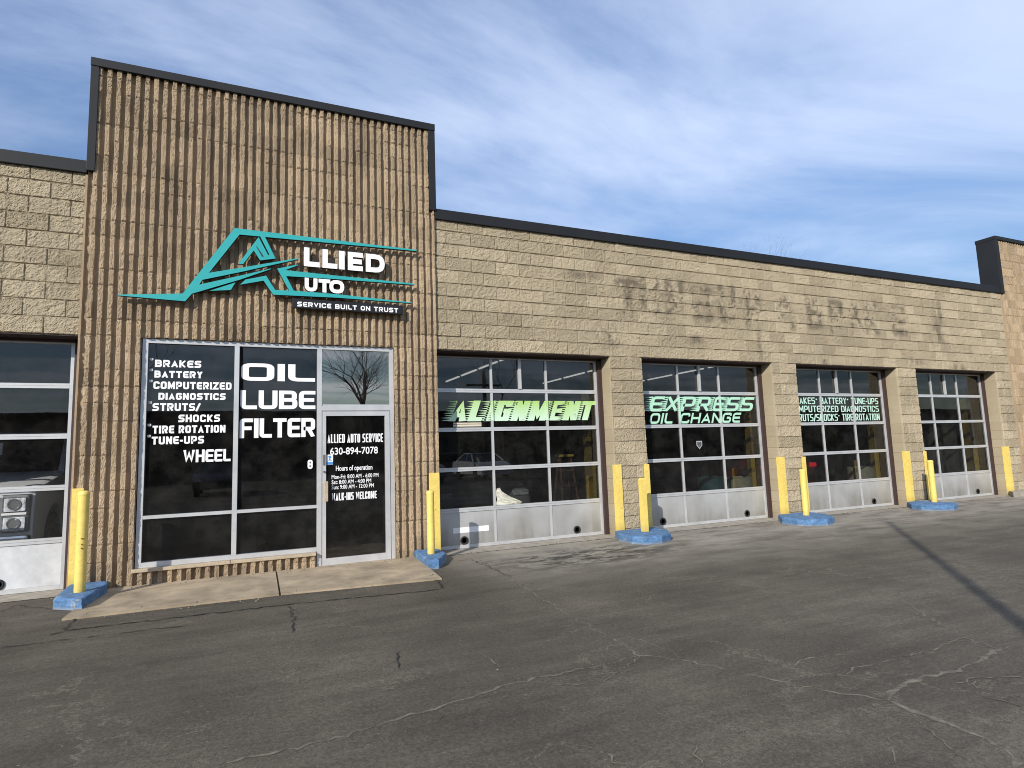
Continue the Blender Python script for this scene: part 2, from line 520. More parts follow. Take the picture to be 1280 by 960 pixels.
def rib_fn(X, Z, rx=RX):
    q = (X - rx) / RP
    k = np.round(q)
    bl = np.floor((k + 2) / 4)
    row0 = np.floor((Z - LT) / C)
    zz = Z + (hsh(bl, row0, 4) - 0.5) * 0.010
    row = np.floor((zz - LT) / C)
    fz = zz - LT - row * C
    a = np.abs(q - k) * RP + (fbm(Z * 22 + k * 3.7, k * 9.1 + 0 * Z, 3, 0.65) - 0.5) * 0.006
    a = a + (hsh(k, row, 6) - 0.5) * 0.004
    t = np.clip((0.0300 - a) / 0.006, 0, 1)
    dj = np.minimum(fz, C - fz)
    j = sst(0.001, 0.008, dj)
    rough = (fbm(X * 34, Z * 30, 3, 0.7) - 0.5)
    h = 0.004 + t * (0.046 + (hsh(k, row, 7) - 0.5) * 0.010 + rough * 0.014 + .006 * (rng.rand(*X.shape) - .5)) * (0.70 + 0.30 * j)
    joint = (1 - sst(0.001, 0.006, dj)) * 0.5
    tone = hsh(k, row, 8) * 0.5 + hsh(bl, row, 9) * 0.5
    return np.maximum(h, 0.0), tone, joint


def jx(a, b_, st):
    k = np.arange(math.floor(a / (B / 2)), math.ceil(b_ / (B / 2)) + 1) * (B / 2)
    v = np.concatenate([np.arange(a, b_, st)] + [k + o for o in (-.010, -.0035, .0035, .010)])
    return np.concatenate([v[(v > a) & (v < b_)], [a, b_]])


def jz(a, b_, st):
    k = LT + np.arange(math.floor((a - LT) / C), math.ceil((b_ - LT) / C) + 1) * C
    v = np.concatenate([np.arange(a, b_, st)] + [k + o for o in (-.010, -.0035, .0035, .010)])
    return np.concatenate([v[(v > a) & (v < b_)], [a, b_]])


def rib_r(rx):
    return lambda X, Z: rib_fn(X, Z, rx)


class Relief:
    """collects relief grids (real displaced geometry) into one mesh with tone / stain / joint attributes"""

    def __init__(s):
        s.v = []; s.f = []; s.a = []; s.n = 0

    def grid(s, us, zs, fn, mp, holes=(), stain=None, pin=True):
        us = np.unique(np.round(us, 5)); zs = np.unique(np.round(zs, 5))
        U, Z = np.meshgrid(us, zs)
        h, tone, joint = fn(U, Z)
        if pin:
            h[0, :] = 0; h[-1, :] = 0; h[:, 0] = 0; h[:, -1] = 0
        st = stain(U, Z) if stain else np.zeros_like(U)
        P = np.stack(mp(U, Z, h), -1).reshape(-1, 3)
        nu, nz = len(us), len(zs)
        i = np.arange(nu - 1)[None, :] + nu * np.arange(nz - 1)[:, None]
        cu = (us[:-1] + us[1:])[None, :] / 2 + 0 * i; cz = (zs[:-1] + zs[1:])[:, None] / 2 + 0 * i
        keep = np.ones(i.shape, bool)
        for (a, b, c, d) in holes:
            keep &= ~((cu > a) & (cu < b) & (cz > c) & (cz < d))
        i = i[keep]
        q = np.stack([i, i + 1, i + nu + 1, i + nu], -1)
        s.v.append(P); s.f.append(q + s.n); s.n += len(P)
        s.a.append(np.stack([tone.ravel(), st.ravel(), joint.ravel()], -1))
        return s

    def quads(s, vs, tone=0.5):
        P = np.array(vs, float).reshape(-1, 3)
        k = len(P) // 4
        s.v.append(P); s.f.append(np.arange(4 * k).reshape(k, 4) + s.n); s.n += len(P)
        s.a.append(np.tile([[tone, 0, 0]], (len(P), 1)))
        return s

    def box(s, x0, x1, y0, y1, z0, z1):
        vs = [(x, y, z) for z in (z0, z1) for y in (y0, y1) for x in (x0, x1)]
        for f in [(0, 2, 3, 1), (4, 5, 7, 6), (0, 1, 5, 4), (2, 6, 7, 3), (0, 4, 6, 2), (1, 3, 7, 5)]:
            s.quads([vs[i] for i in f])
        return s

    def build(s, name, m, parent):
        V = np.concatenate(s.v); Fq = np.concatenate(s.f); A = np.concatenate(s.a)
        me = bpy.data.meshes.new(name)
        me.vertices.add(len(V)); me.vertices.foreach_set('co', V.astype(np.float32).ravel())
        me.loops.add(Fq.size); me.loops.foreach_set('vertex_index', Fq.astype(np.int32).ravel())
        me.polygons.add(len(Fq)); me.polygons.foreach_set('loop_start', np.arange(0, Fq.size, 4, dtype=np.int32))
        me.update(calc_edges=True)
        for k, nm in enumerate(('tone', 'stain', 'joint')):
            at = me.attributes.new(nm, 'FLOAT', 'POINT')
            at.data.foreach_set('value', A[:, k].astype(np.float32))
        me.validate()
        me.shade_flat()
        return link(name, me, m, parent)


# ------------------------------------------------------------------ stroke lettering
def rnd(pts, r, closed=False):
    if r <= 0: return list(pts)
    out = []; n = len(pts)
    for i, p in enumerate(pts):
        if not closed and i in (0, n - 1):
            out.append(p); continue
        a = pts[i - 1]; b = pts[(i + 1) % n]
        va = Vector((a[0] - p[0], a[1] - p[1])); vb = Vector((b[0] - p[0], b[1] - p[1]))
        la, lb = va.length, vb.length
        if la < 1e-9 or lb < 1e-9: continue
        rr = min(r, la * 0.49, lb * 0.49)
        va.normalize(); vb.normalize()
        P0 = Vector(p) + va * rr; P1 = Vector(p) + vb * rr
        for k in range(5):
            t = k / 4
            q = P0 * (1 - t) ** 2 + Vector(p) * 2 * t * (1 - t) + P1 * t * t
            out.append((q.x, q.y))
    return out


def rcor(p, r, which):
    out = []
    for i, q in enumerate(p):
        if i in which:
            out += rnd([p[i - 1], q, p[(i + 1) % len(p)]], r)[1:-1]
        else: out.append(q)
    return out


def glyph(ch, Wd, H, t, r, tv=None):
    """centre lines of one capital: list of (points, closed, round)"""
    a = t / 2
    x0, x1, y0, y1 = a, Wd - a, a, H - a
    xm, ym = Wd / 2, H / 2
    S = []

    def s(p, cl=False, rd=True): S.append((rnd(p, r if rd else 0, cl), cl))
    if ch == 'A': s([(x0 * .8, 0), (xm, y1), (Wd - x0 * .8, 0)], rd=False); s([(Wd * .24, H * .3), (Wd * .76, H * .3)])
    elif ch == 'B': S.append((rcor([(x0, y0), (x1, y0), (x1, ym), (x0, ym)], r, (1, 2)), True)); S.append((rcor([(x0, ym), (x1 - t * .12, ym), (x1 - t * .12, y1), (x0, y1)], r, (1, 2)), True))
    elif ch == 'C': s([(x1, H * .66), (x1, y1), (x0, y1), (x0, y0), (x1, y0), (x1, H * .34)])
    elif ch == 'D': S.append((rcor([(x0, y0), (x1, y0), (x1, y1), (x0, y1)], r, (1, 2)), True))
    elif ch == 'E': s([(Wd, y1), (x0, y1), (x0, y0), (Wd, y0)]); s([(x0, ym), (Wd * .93, ym)])
    elif ch == 'F': s([(x1 + a, y1), (x0, y1), (x0, 0)]); s([(x0, ym), (Wd * .9, ym)])
    elif ch == 'G': s([(x1, H * .7), (x1, y1), (x0, y1), (x0, y0), (x1, y0), (x1, ym), (xm, ym)])
    elif ch == 'H': s([(x0, 0), (x0, H)]); s([(x1, 0), (x1, H)]); s([(x0, ym), (x1, ym)])
    elif ch == 'I': s([(xm, 0), (xm, H)])
    elif ch == 'K': s([(x0, 0), (x0, H)]); s([(x1, H), (x0 + a, ym), (x1, 0)], rd=False)
    elif ch == 'L': s([(x0, H), (x0, y0), (Wd, y0)])
    elif ch == 'M': s([(x0, 0), (x0, H)]); s([(x1, 0), (x1, H)]); s([(x0, H - a * .6), (xm, H * .28), (x1, H - a * .6)], rd=False)
    elif ch == 'N': s([(x0, 0), (x0, H)]); s([(x1, 0), (x1, H)]); s([(x0, H - a * .5), (x1, a * .5)], rd=False)
    elif ch in 'O0': s([(x0, y0), (x1, y0), (x1, y1), (x0, y1)], True)
    elif ch == 'P': S.append((rcor([(x0, 0), (x0, y1), (x1, y1), (x1, H * .42), (x0, H * .42)], r, (2, 3)), False))
    elif ch == 'R': S.append((rcor([(x0, 0), (x0, y1), (x1, y1), (x1, H * .44), (x0, H * .44)], r, (2, 3)), False)); s([(Wd * .52, H * .44), (x1, 0)], rd=False)
    elif ch in 'S5': s([(Wd * .97, y1), (x0, y1), (x0, ym), (x1, ym), (x1, y0), (0, y0)])
    elif ch == 'T': s([(xm, 0), (xm, H - t)]); s([(0, y1), (Wd, y1)])
    elif ch == 'U': s([(x0, H), (x0, y0), (x1, y0), (x1, H)])
    elif ch == 'V': s([(x0 * .8, H), (xm, y0), (Wd - x0 * .8, H)], rd=False)
    elif ch == 'W': s([(x0, H), (Wd * .28, y0), (xm, H * .72), (Wd * .72, y0), (x1, H)], rd=False)
    elif ch == 'X': s([(x0, 0), (x1, H)]); s([(x0, H), (x1, 0)])
    elif ch == 'Y': s([(x0, H), (xm, ym), (x1, H)], rd=False); s([(xm, 0), (xm, ym)])
    elif ch == 'Z': s([(x0 - a, y1), (x1, y1), (x0, y0), (Wd, y0)], rd=False)
    elif ch == '/': s([(0, -H * .05), (Wd, H)])
    elif ch == '-': s([(0, H * .42), (Wd, H * .42)])
    elif ch == '*':
        for k in range(3):
            an = math.pi / 2 + k * math.pi / 3; rr = min(Wd, H) * .5
            s([(xm - rr * math.cos(an) * .8, H * .72 - rr * math.sin(an) * .8), (xm + rr * math.cos(an) * .8, H * .72 + rr * math.sin(an) * .8)])
    elif ch == '&': s([(x1, 0), (x0, H * .75), (xm * .9, y1), (xm * 1.3, H * .75), (x0, H * .3), (xm * .8, y0), (x1, H * .45)], rd=False)
    elif ch == '1': s([(xm, 0), (xm, y1), (x0, H * .78)], rd=False)
    elif ch == '2': s([(x0, y1), (x1, y1), (x1, ym), (x0, ym), (x0, y0), (x1, y0)])
    elif ch == '3': s([(x0, y1), (x1, y1), (x1, y0), (x0, y0)]); s([(x0 + a, ym), (x1, ym)])
    elif ch == '4': s([(x1 * .85, 0), (x1 * .85, y1), (x0, H * .3), (Wd, H * .3)], rd=False)
    elif ch == '6': s([(x1, y1), (x0, y1), (x0, y0), (x1, y0), (x1, ym), (x0, ym)])
    elif ch == '7': s([(x0, y1), (x1, y1), (xm * .8, 0)], rd=False)
    elif ch == '8': s([(x0, y0), (x1, y0), (x1, y1), (x0, y1)], True); s([(x0, ym), (x1, ym)])
    elif ch == '9': s([(x1, ym), (x0, ym), (x0, y1), (x1, y1), (x1, y0), (x0, y0)])
    return S


def strip(pts, closed, t):
    n = len(pts)
    L, R = [], []
    for i in range(n):
        p = Vector(pts[i])
        if closed or 0 < i < n - 1:
            d0 = (p - Vector(pts[i - 1])).normalized(); d1 = (Vector(pts[(i + 1) % n]) - p).normalized()
        elif i == 0:
            d0 = d1 = (Vector(pts[1]) - p).normalized()
        else:
            d0 = d1 = (p - Vector(pts[i - 1])).normalized()
        n0 = Vector((-d0.y, d0.x)); n1 = Vector((-d1.y, d1.x))
        m = n0 + n1
        m = n0 if m.length < 1e-4 else m.normalized()
        k = min(1 / max(m.dot(n0), 0.2), 2.2)
        L.append(p + m * (t / 2 * k)); R.append(p - m * (t / 2 * k))
    vs = [v[:] for v in L] + [v[:] for v in R]
    m_ = n if closed else n - 1
    fs = [(i, (i + 1) % n, n + (i + 1) % n, n + i) for i in range(m_)]
    return vs, fs


WIDTH = {'I': None, 'M': 1.2, 'W': 1.3, 'L': .86, 'T': .95, 'E': .92, 'F': .9, '/': .6, '-': .5, '*': .5, ' ': .45, '1': .6}


def text2d(txt, x0, x1, z0, z1, t, r=0.3, gap=.16, shear=0.0, spikes=None, xs=1.0):
    """lettering fitted into a rectangle: [(verts, faces, k)] of 2-D strips"""
    H = z1 - z0
    ox = x0; x1 = x0 + (x1 - x0) / xs; shear /= xs
    tw = lambda ch, u: (t if ch == 'I' else WIDTH.get(ch, 1.0) * u)
    nI = txt.count('I')
    tot = sum(WIDTH.get(c, 1.0) for c in txt if c != 'I') + gap * (len(txt) - 1)
    u = (x1 - x0 - shear * H - nI * t) / tot
    out = []; x = x0; k = 0
    for ch in txt:
        w = tw(ch, u)
        if ch != ' ':
            for pts, cl in glyph(ch, w, H, t, r * min(u, H)):
                vs, fs = strip(pts, cl, t)
                if ch != '/': vs = [(vx, min(max(vz, 0), H)) for vx, vz in vs]
                out.append(([(ox + (x - ox + vx + shear * vz) * xs, z0 + vz) for vx, vz in vs], fs, k % 4)); k += 1
            if spikes:
                ns, ln = spikes
                for q in range(ns):
                    zc_ = H * (q + .5) / ns; hh = H / ns * .42
                    ll = ln * (0.7 + 0.5 * random.random())
                    xq = ox + (x - ox + shear * zc_ + t * .3) * xs
                    out.append(([(xq, z0 + zc_ - hh), (xq, z0 + zc_ + hh), (xq - ll, z0 + zc_ + hh * .05)], [(0, 1, 2)], 3))
        x += w + gap * u
    return out


def lettering(name, items, y, m, parent, depth=0.0, label=None, side=None):
    """items from text2d placed on the plane Y=y facing -Y; depth>0 gives solid letters"""
    mb = MB()
    for vs, fs, k in items:
        yy = y - 0.0003 * k
        if depth <= 0:
            mb.add([(a, yy, b) for a, b in vs], fs)
        else:
            n = len(vs)
            mb.add([(a, yy, b) for a, b in vs], fs, 0)
            edges = {}
            for f in fs:
                for i in range(len(f)):
                    e = (f[i], f[(i + 1) % len(f)])
                    if (e[1], e[0]) in edges: del edges[(e[1], e[0])]
                    else: edges[e] = 1
            vv = [(a, yy, b) for a, b in vs] + [(a, yy + depth, b) for a, b in vs]
            mb.add(vv, [(e[0], e[1], n + e[1], n + e[0]) for e in edges], 1)
    o = mb.build(name, [m, side or M['black']], parent, recalc=False)
    if label: o['label'] = label
    return o


def font_text(txt, x0, x1, z0, z1, bold=0.02, shear=0.0):
    cu = bpy.data.curves.new('tmp_text', 'FONT')
    cu.body = txt; cu.size = 1; cu.offset = bold; cu.shear = shear; cu.resolution_u = 3
    ob = bpy.data.objects.new('tmp_text', cu)
    col.objects.link(ob)
    dg = bpy.context.evaluated_depsgraph_get(); dg.update()
    me = bpy.data.meshes.new_from_object(ob.evaluated_get(dg))
    vs = [v.co[:2] for v in me.vertices]; fs = [tuple(p.vertices) for p in me.polygons]
    bpy.data.objects.remove(ob); bpy.data.curves.remove(cu); bpy.data.meshes.remove(me)
    xa, xb = min(v[0] for v in vs), max(v[0] for v in vs); za, zb = min(v[1] for v in vs), max(v[1] for v in vs)
    return [([(x0 + (a - xa) / (xb - xa) * (x1 - x0), z0 + (b - za) / (zb - za) * (z1 - z0)) for a, b in vs], fs, 0)]


# ------------------------------------------------------------------ ground
def pix(x, y, z=GZ):
    d = fw * F + rt * (x - 640) - up * (y - 480)
    k = (z - CAM.z) / d.z
    p = CAM + d * k
    return (p.x, p.y)


def asphalt():
    m, t, b = mat('old_asphalt')
    c = N(t, 'ShaderNodeTexCoord')
    sp = N(t, 'ShaderNodeSeparateXYZ'); L_(t, c.outputs['Object'], sp.inputs[0])

    def noise(scale, detail=5.0, rough=0.6, sc=None, dist=0.0):
        n = N(t, 'ShaderNodeTexNoise', i_Scale=scale, i_Detail=detail, i_Roughness=rough, i_Distortion=dist)
        if sc:
            q = N(t, 'ShaderNodeMapping'); q.inputs['Scale'].default_value = sc
            q.inputs['Rotation'].default_value = (0, 0, math.radians(4))
            L_(t, c.outputs['Object'], q.inputs[0]); L_(t, q.outputs[0], n.inputs['Vector'])
        else:
            L_(t, c.outputs['Object'], n.inputs['Vector'])
        return n.outputs[0]

    def rng_(v, a, b_, c_, d_, smooth=False):
        r = N(t, 'ShaderNodeMapRange')
        if smooth: r.interpolation_type = 'SMOOTHSTEP'
        for i, q in enumerate((a, b_, c_, d_)): r.inputs[i + 1].default_value = q
        L_(t, v, r.inputs[0]); return r.outputs[0]

    def mth(op, a, b_):
        r = N(t, 'ShaderNodeMath', operation=op)
        for i, q in enumerate((a, b_)):
            if isinstance(q, (int, float)): r.inputs[i].default_value = q
            else: L_(t, q, r.inputs[i])
        return r.outputs[0]

    def mix(f, a, b_, blend='MIX'):
        r = N(t, 'ShaderNodeMix', data_type='RGBA', blend_type=blend)
        for i, q in ((0, f), (6, a), (7, b_)):
            if isinstance(q, tuple): r.inputs[i].default_value = (*q, 1)
            elif isinstance(q, (int, float)): r.inputs[i].default_value = q
            else: L_(t, q, r.inputs[i])
        return r.outputs[2]
    base = mix(rng_(noise(0.55, 6, 0.62), 0.35, 0.65, 0, 1), (0.073, 0.062, 0.046), (0.114, 0.097, 0.072))
    streak = rng_(noise(2.2, 9, 0.72, (0.35, 2.2, 1)), 0.34, 0.68, 0.74, 1.22)
    base = mix(1.0, base, streak, 'MULTIPLY')
    speck = noise(170, 3, 0.7)
    base = mix(1.0, base, rng_(speck, 0.3, 0.7, 0.62, 1.38), 'MULTIPLY')
    base = mix(1.0, base, rng_(noise(48, 6, 0.8), 0.34, 0.66, 0.60, 1.46), 'MULTIPLY')
    base = mix(rng_(noise(34, 3, 0.6), 0.66, 0.74, 0, 0.45), base, (0.24, 0.215, 0.175))
    base = mix(rng_(noise(20, 4, 0.7), 0.64, 0.72, 0, 0.5), base, (0.045, 0.041, 0.036))
    chips = rng_(noise(95, 2, 0.5), 0.66, 0.72, 0, 0.5)
    base = mix(chips, base, (0.22, 0.20, 0.17))
    # dusty pale band along the doors
    yy = mth('ADD', sp.outputs['Y'], mth('MULTIPLY', noise(0.7, 4), 1.6))
    band = rng_(yy, -2.6, 0.2, 0, 1, True)
    xb = rng_(sp.outputs['X'], -0.4, 0.8, 0, 1)
    dust = mth('MULTIPLY', mth('MULTIPLY', band, xb), rng_(noise(2.2, 6, 0.7, (0.6, 1.6, 1)), 0.34, 0.60, 0.25, 0.95))
    base = mix(dust, base, (0.34, 0.305, 0.25))
    # oily wet patches in front of the first door
    ex = mth('MULTIPLY', mth('SUBTRACT', sp.outputs['X'], 1.7), 0.62)
    ey = mth('MULTIPLY', mth('ADD', sp.outputs['Y'], 1.25), 1.35)
    rad = mth('SQRT', mth('ADD', mth('MULTIPLY', ex, ex), mth('MULTIPLY', ey, ey)), 0)
    oil = mth('MULTIPLY', rng_(rad, 0.35, 1.25, 1, 0, True), rng_(noise(4.0, 6, 0.7, (0.8, 1.8, 1), 0.4), 0.47, 0.54, 0, 0.9))
    base = mix(oil, base, (0.022, 0.020, 0.018))
    # fine cracks
    vo = N(t, 'ShaderNodeTexVoronoi', feature='DISTANCE_TO_EDGE', i_Scale=0.9)
    nv = N(t, 'ShaderNodeTexNoise', i_Scale=2.2, i_Detail=6.0, i_Roughness=0.75)
    L_(t, c.outputs['Object'], nv.inputs['Vector'])
    mv = N(t, 'ShaderNodeMix', data_type='RGBA', blend_type='LINEAR_LIGHT'); mv.inputs[0].default_value = 0.55
    L_(t, c.outputs['Object'], mv.inputs[6]); L_(t, nv.outputs['Color'], mv.inputs[7])
    L_(t, mv.outputs[2], vo.inputs['Vector'])
    ck = mth('MULTIPLY', rng_(vo.outputs['Distance'], 0.0, 0.013, 1, 0), rng_(noise(0.7, 4), 0.46, 0.60, 0, 0.75))
    base = mix(ck, base, (0.23, 0.195, 0.145))
    v2 = N(t, 'ShaderNodeTexVoronoi', feature='DISTANCE_TO_EDGE', i_Scale=2.6)
    L_(t, mv.outputs[2], v2.inputs['Vector'])
    ck2 = mth('MULTIPLY', rng_(v2.outputs['Distance'], 0.0, 0.022, 1, 0), rng_(noise(0.55, 5, 0.65), 0.50, 0.60, 0, 0.6))
    base = mix(ck2, base, (0.24, 0.205, 0.155))
    L_(t, base, b.inputs['Base Color'])
    b.inputs['Specular IOR Level'].default_value = 0.3
    L_(t, rng_(oil, 0, 1, 0.85, 0.45), b.inputs['Roughness'])
    bh = mth('ADD', mth('MULTIPLY', speck, 0.8), mth('MULTIPLY', noise(26, 4, 0.6), 0.7))
    bp = N(t, 'ShaderNodeBump', i_Strength=0.7, i_Distance=0.006)
    L_(t, bh, bp.inputs['Height']); L_(t, bp.outputs[0], b.inputs['Normal'])
    return m


M['asphalt'] = asphalt()


def crack_mat():
    m, t, b = mat('crack_filler')
    b.inputs['Roughness'].default_value = 0.95
    c = N(t, 'ShaderNodeTexCoord')
    n = N(t, 'ShaderNodeTexNoise', i_Scale=14.0, i_Detail=6.0, i_Roughness=0.75)
    L_(t, c.outputs['Object'], n.inputs['Vector'])
    ra = N(t, 'ShaderNodeValToRGB')
    ra.color_ramp.elements[0].position = 0.40; ra.color_ramp.elements[0].color = (0.085, 0.073, 0.057, 1)
    ra.color_ramp.elements[1].position = 0.62; ra.color_ramp.elements[1].color = (0.205, 0.175, 0.13, 1)
    L_(t, n.outputs[0], ra.inputs[0]); L_(t, ra.outputs[0], b.inputs['Base Color'])
    return m


M['crack'] = crack_mat()
CR = [
    ([(600, 700), (640, 725), (705, 765), (755, 792), (800, 820), (850, 824), (900, 835), (965, 850), (1040, 865), (1110, 876)], .016),
    ([(1110, 876), (1132, 885), (1170, 900), (1215, 917), (1258, 938), (1268, 960)], .036),
    ([(1250, 810), (1230, 825), (1190, 840), (1140, 852), (1120, 863), (1110, 876)], .032),
    ([(1130, 750), (1165, 775), (1205, 797), (1247, 812), (1285, 808)], .02),
    ([(800, 820), (760, 830), (690, 845), (640, 855), (560, 880), (420, 922), (280, 955)], .02),
    ([(980, 850), (1020, 842), (1060, 845), (1120, 853)], .012),
    ([(1055, 845), (1065, 835), (1120, 825), (1170, 812), (1207, 797)], .012),
    ([(990, 836), (1000, 826), (1065, 817)], .012), ([(850, 824), (835, 812), (800, 800), (760, 792)], .010),
    ([(1132, 892), (1165, 915), (1195, 940), (1206, 948)], .010), ([(715, 932), (745, 937), (790, 962)], .010),
    ([(800, 820), (775, 840), (740, 858), (690, 856)], .012), ([(755, 830), (757, 815), (765, 805)], .009),
    ([(1190, 855), (1215, 848), (1280, 846)], .012), ([(1215, 848), (1222, 868), (1280, 885)], .010),
    ([(1110, 920), (1118, 945), (1122, 962)], .009), ([(1140, 775), (1155, 760), (1160, 737)], .009),
    ([(870, 930), (880, 960)], .008), ([(600, 815), (625, 835), (640, 832)], .009), ([(500, 815), (497, 828), (502, 838)], -.010), ([(60, 795), (82, 789), (346, 757.5), (553, 737)], -.022), ([(522, 700), (538, 716), (556, 737)], -.02), ([(126, 740), (104, 765), (80, 789)], -.02), ([(0, 810), (120, 796), (240, 781)], -.014), ([(0, 766), (20, 757), (66, 762)], -.012), ([(560, 702), (590, 700), (640, 722)], -.010), ([(360, 758), (368, 775), (364, 792)], -.010),
]
gm = MB()
R_ = 700
gm.add([(-R_, -R_, GZ), (R_, -R_, GZ), (R_, R_, GZ), (-R_, R_, GZ)], [(0, 1, 2, 3)])
for ci, (pts, w) in enumerate(CR):
    P = [Vector(pix(*p)) for p in pts]
    Q = [P[0]]
    for a, b_ in zip(P, P[1:]):
        n = max(2, int((b_ - a).length / 0.045))
        nd = (b_ - a).normalized(); nn = Vector((-nd.y, nd.x))
        for k in range(1, n + 1):
            j = random.gauss(0, 0.013) if k < n else 0
            Q.append(a + (b_ - a) * (k / n) + nn * j)
    ws = [abs(w) * (0.25 + 1.1 * random.random()) for _ in Q]
    ws[0] = ws[-1] = abs(w) * .15
    vs = []
    for i, p in enumerate(Q):
        d = (Q[min(i + 1, len(Q) - 1)] - Q[max(i - 1, 0)]).normalized()
        nn = Vector((-d.y, d.x)) * ws[i] * .5
        zz = GZ + 0.002 + 0.0002 * ci
        vs += [(p.x + nn.x, p.y + nn.y, zz), (p.x - nn.x, p.y - nn.y, zz)]
    gm.add(vs, [(2 * i, 2 * i + 1, 2 * i + 3, 2 * i + 2) for i in range(len(Q) - 1)], 2 if w < 0 else 1)
tag(gm.build('ground', [M['asphalt'], M['crack'], M['rubber']], recalc=False), kind='structure')

mb = MB()
mb.prism([(-4.06, -1.44), (-2.185, -1.47), (-2.15, 0.02), (-4.20, 0.02), (-4.03, -0.4)], 'z', GZ - .05, GZ + .018)
mb.prism([(-2.165, -1.47), (-.47, -1.66), (-.33, 0.02), (-2.13, 0.02)], 'z', GZ - .05, GZ + .018)
tag(mb.build('sidewalk', M['conc']), kind='structure')
mb = MB()
mb.prism([(13.98, -.01), (13.60, -.28), (18, -.34), (18, -.01)], 'z', GZ - .05, GZ + .11)
tag(mb.build('pavement', M['bare']), kind='structure')
mb = MB()
for k in range(-1, 4):
    xa = k * (W + PW) if k >= 0 else -4.33 - W
    zt = GZ + 0.006
    mb.add([(xa + .02, -.16 + .03 * k, zt), (xa + W - .02, -.12 - .03 * (k % 2), zt), (xa + W - .02, .42, zt), (xa + .02, .42, zt)], [(0, 1, 2, 3)])
tag(mb.build('concrete_path', M['bare'], recalc=False), kind='structure')

# grit and leaf bits gathered along the wall and the slab edges
mb = MB()
for k in range(420):
    if k < 250:
        x = random.uniform(-4.5, 14); y = -.06 - abs(random.gauss(0, .10)) - .02
        if x < -.3: y -= .05
    elif k < 330: x = random.uniform(-4, -.5); y = -1.5 + random.gauss(0, .06) - .05 * (x + 4) / 3.5
    else: x = random.uniform(-5, 12); y = -random.random() ** 1.5 * 6
    z = GZ + (.019 if (-4.0 < x < -.4 and y > -1.45) else .007)
    s_ = random.uniform(.005, .014) * (1 if k < 330 else .7)
    n = random.choice((4, 5, 6)); a0 = random.random() * 6
    ring = [(x + s_ * random.uniform(.5, 1.2) * math.cos(a0 + 6.283 * q / n), y + s_ * random.uniform(.5, 1.2) * math.sin(a0 + 6.283 * q / n), z) for q in range(n)]
    mb.add(ring + [(x, y, z + s_ * random.uniform(.3, .8))], [(q, (q + 1) % n, n) for q in range(n)], random.choice((0, 0, 0, 1, 1, 2)))
tag(mb.build('debris', [M['bark'], M['bare'], M['sill']], recalc=False), 'loose grit and dry leaf bits along the foot of the walls', 'debris', kind='stuff')

# ------------------------------------------------------------------ building
bld = empty('auto_repair_building', (0, 0, GZ), 'tan split-face block garage with a tall ribbed entrance tower and glass bay doors', 'building')
bld.location = (0, 0, 0)

GHOST = [('T', 3.47), ('U', 3.93), ('N', 4.47), ('E', 5.07), ('U', 5.70), ('P', 6.32), ('&', 7.20), ('B', 8.0), ('R', 8.63), ('A', 9.2), ('K', 9.72), ('E', 10.58)]


def dist_lines(U, Z, segs):
    d = np.full(U.shape, 9.0)
    for (ax, az), (bx, bz) in segs:
        vx, vz = bx - ax, bz - az
        t = np.clip(((U - ax) * vx + (Z - az) * vz) / (vx * vx + vz * vz + 1e-9), 0, 1)
        d = np.minimum(d, np.hypot(U - ax - t * vx, Z - az - t * vz))
    return d


def wall_stain(U, Z):
    segs = []
    for ch, xc in GHOST:
        for pts, cl in glyph(ch, .40, .62, .11, .05):
            q = [(xc - .20 + a, 3.79 + b_) for a, b_ in pts]
            if cl: q.append(q[0])
            segs += list(zip(q, q[1:]))
    d = dist_lines(U, Z, segs)
    n = fbm(U * 2.2, Z * 2.6, 3)
    n2 = fbm(U * 9, Z * 10, 5, .75)
    st = np.clip((0.135 - d) / 0.11, 0, 1) * sst(.38, .55, n * .35 + n2 * .65) * .85
    st = np.maximum(st, np.clip((0.05 - d) / 0.05, 0, 1) * .25 * sst(.35, .6, n2))
    # halo of grime and upper blotches
    halo = np.exp(-((Z - 4.15) / .33) ** 2) * ((U > 3.1) & (U < 10.9)) * sst(.52, .70, fbm(U * 2.2 + 9, Z * 4.1, 5, .7)) * .4
    st = np.maximum(st, halo)
    for x, z, w, h in ((6.43, 3.55, .07, .16), (6.42, 3.3, .06, .2), (8.16, 3.12, .10, .12), (3.03, 3.4, .25, .22), (11.95, 3.9, .28, .45), (12.1, 4.3, .1, .3), (4.9, 3.42, .2, .1), (12.6, 3.1, .3, .07), (11.0, 3.2, .3, .07), (2.6, 4.4, .4, .08)):
        g = np.exp(-((U - x) / w) ** 2 - ((Z - z) / h) ** 2) * sst(.3, .62, fbm(U * 7 + x, Z * 5, 4, .6))
        st = np.maximum(st, g * .8)
    # bolt holes
    for ch, xc in GHOST:
        for k in range(3):
            a = hsh(xc * 10, k, 3); b_ = hsh(xc * 10, k, 4)
            r = np.hypot(U - (xc - .2 + .4 * a), (Z - (3.8 + .55 * b_)))
            st = np.maximum(st, np.clip((.028 - r) / .015, 0, 1))
    weather = sst(.55, .8, fbm(U * .9 + 3, Z * 1.8 + 7, 5, .6)) * .22
    return np.clip(np.maximum(st, weather), 0, .95)


def weather_stain(U, Z):
    return sst(.5, .8, fbm(U * .9 + 3, Z * 1.8 + 7, 5, .6)) * .3


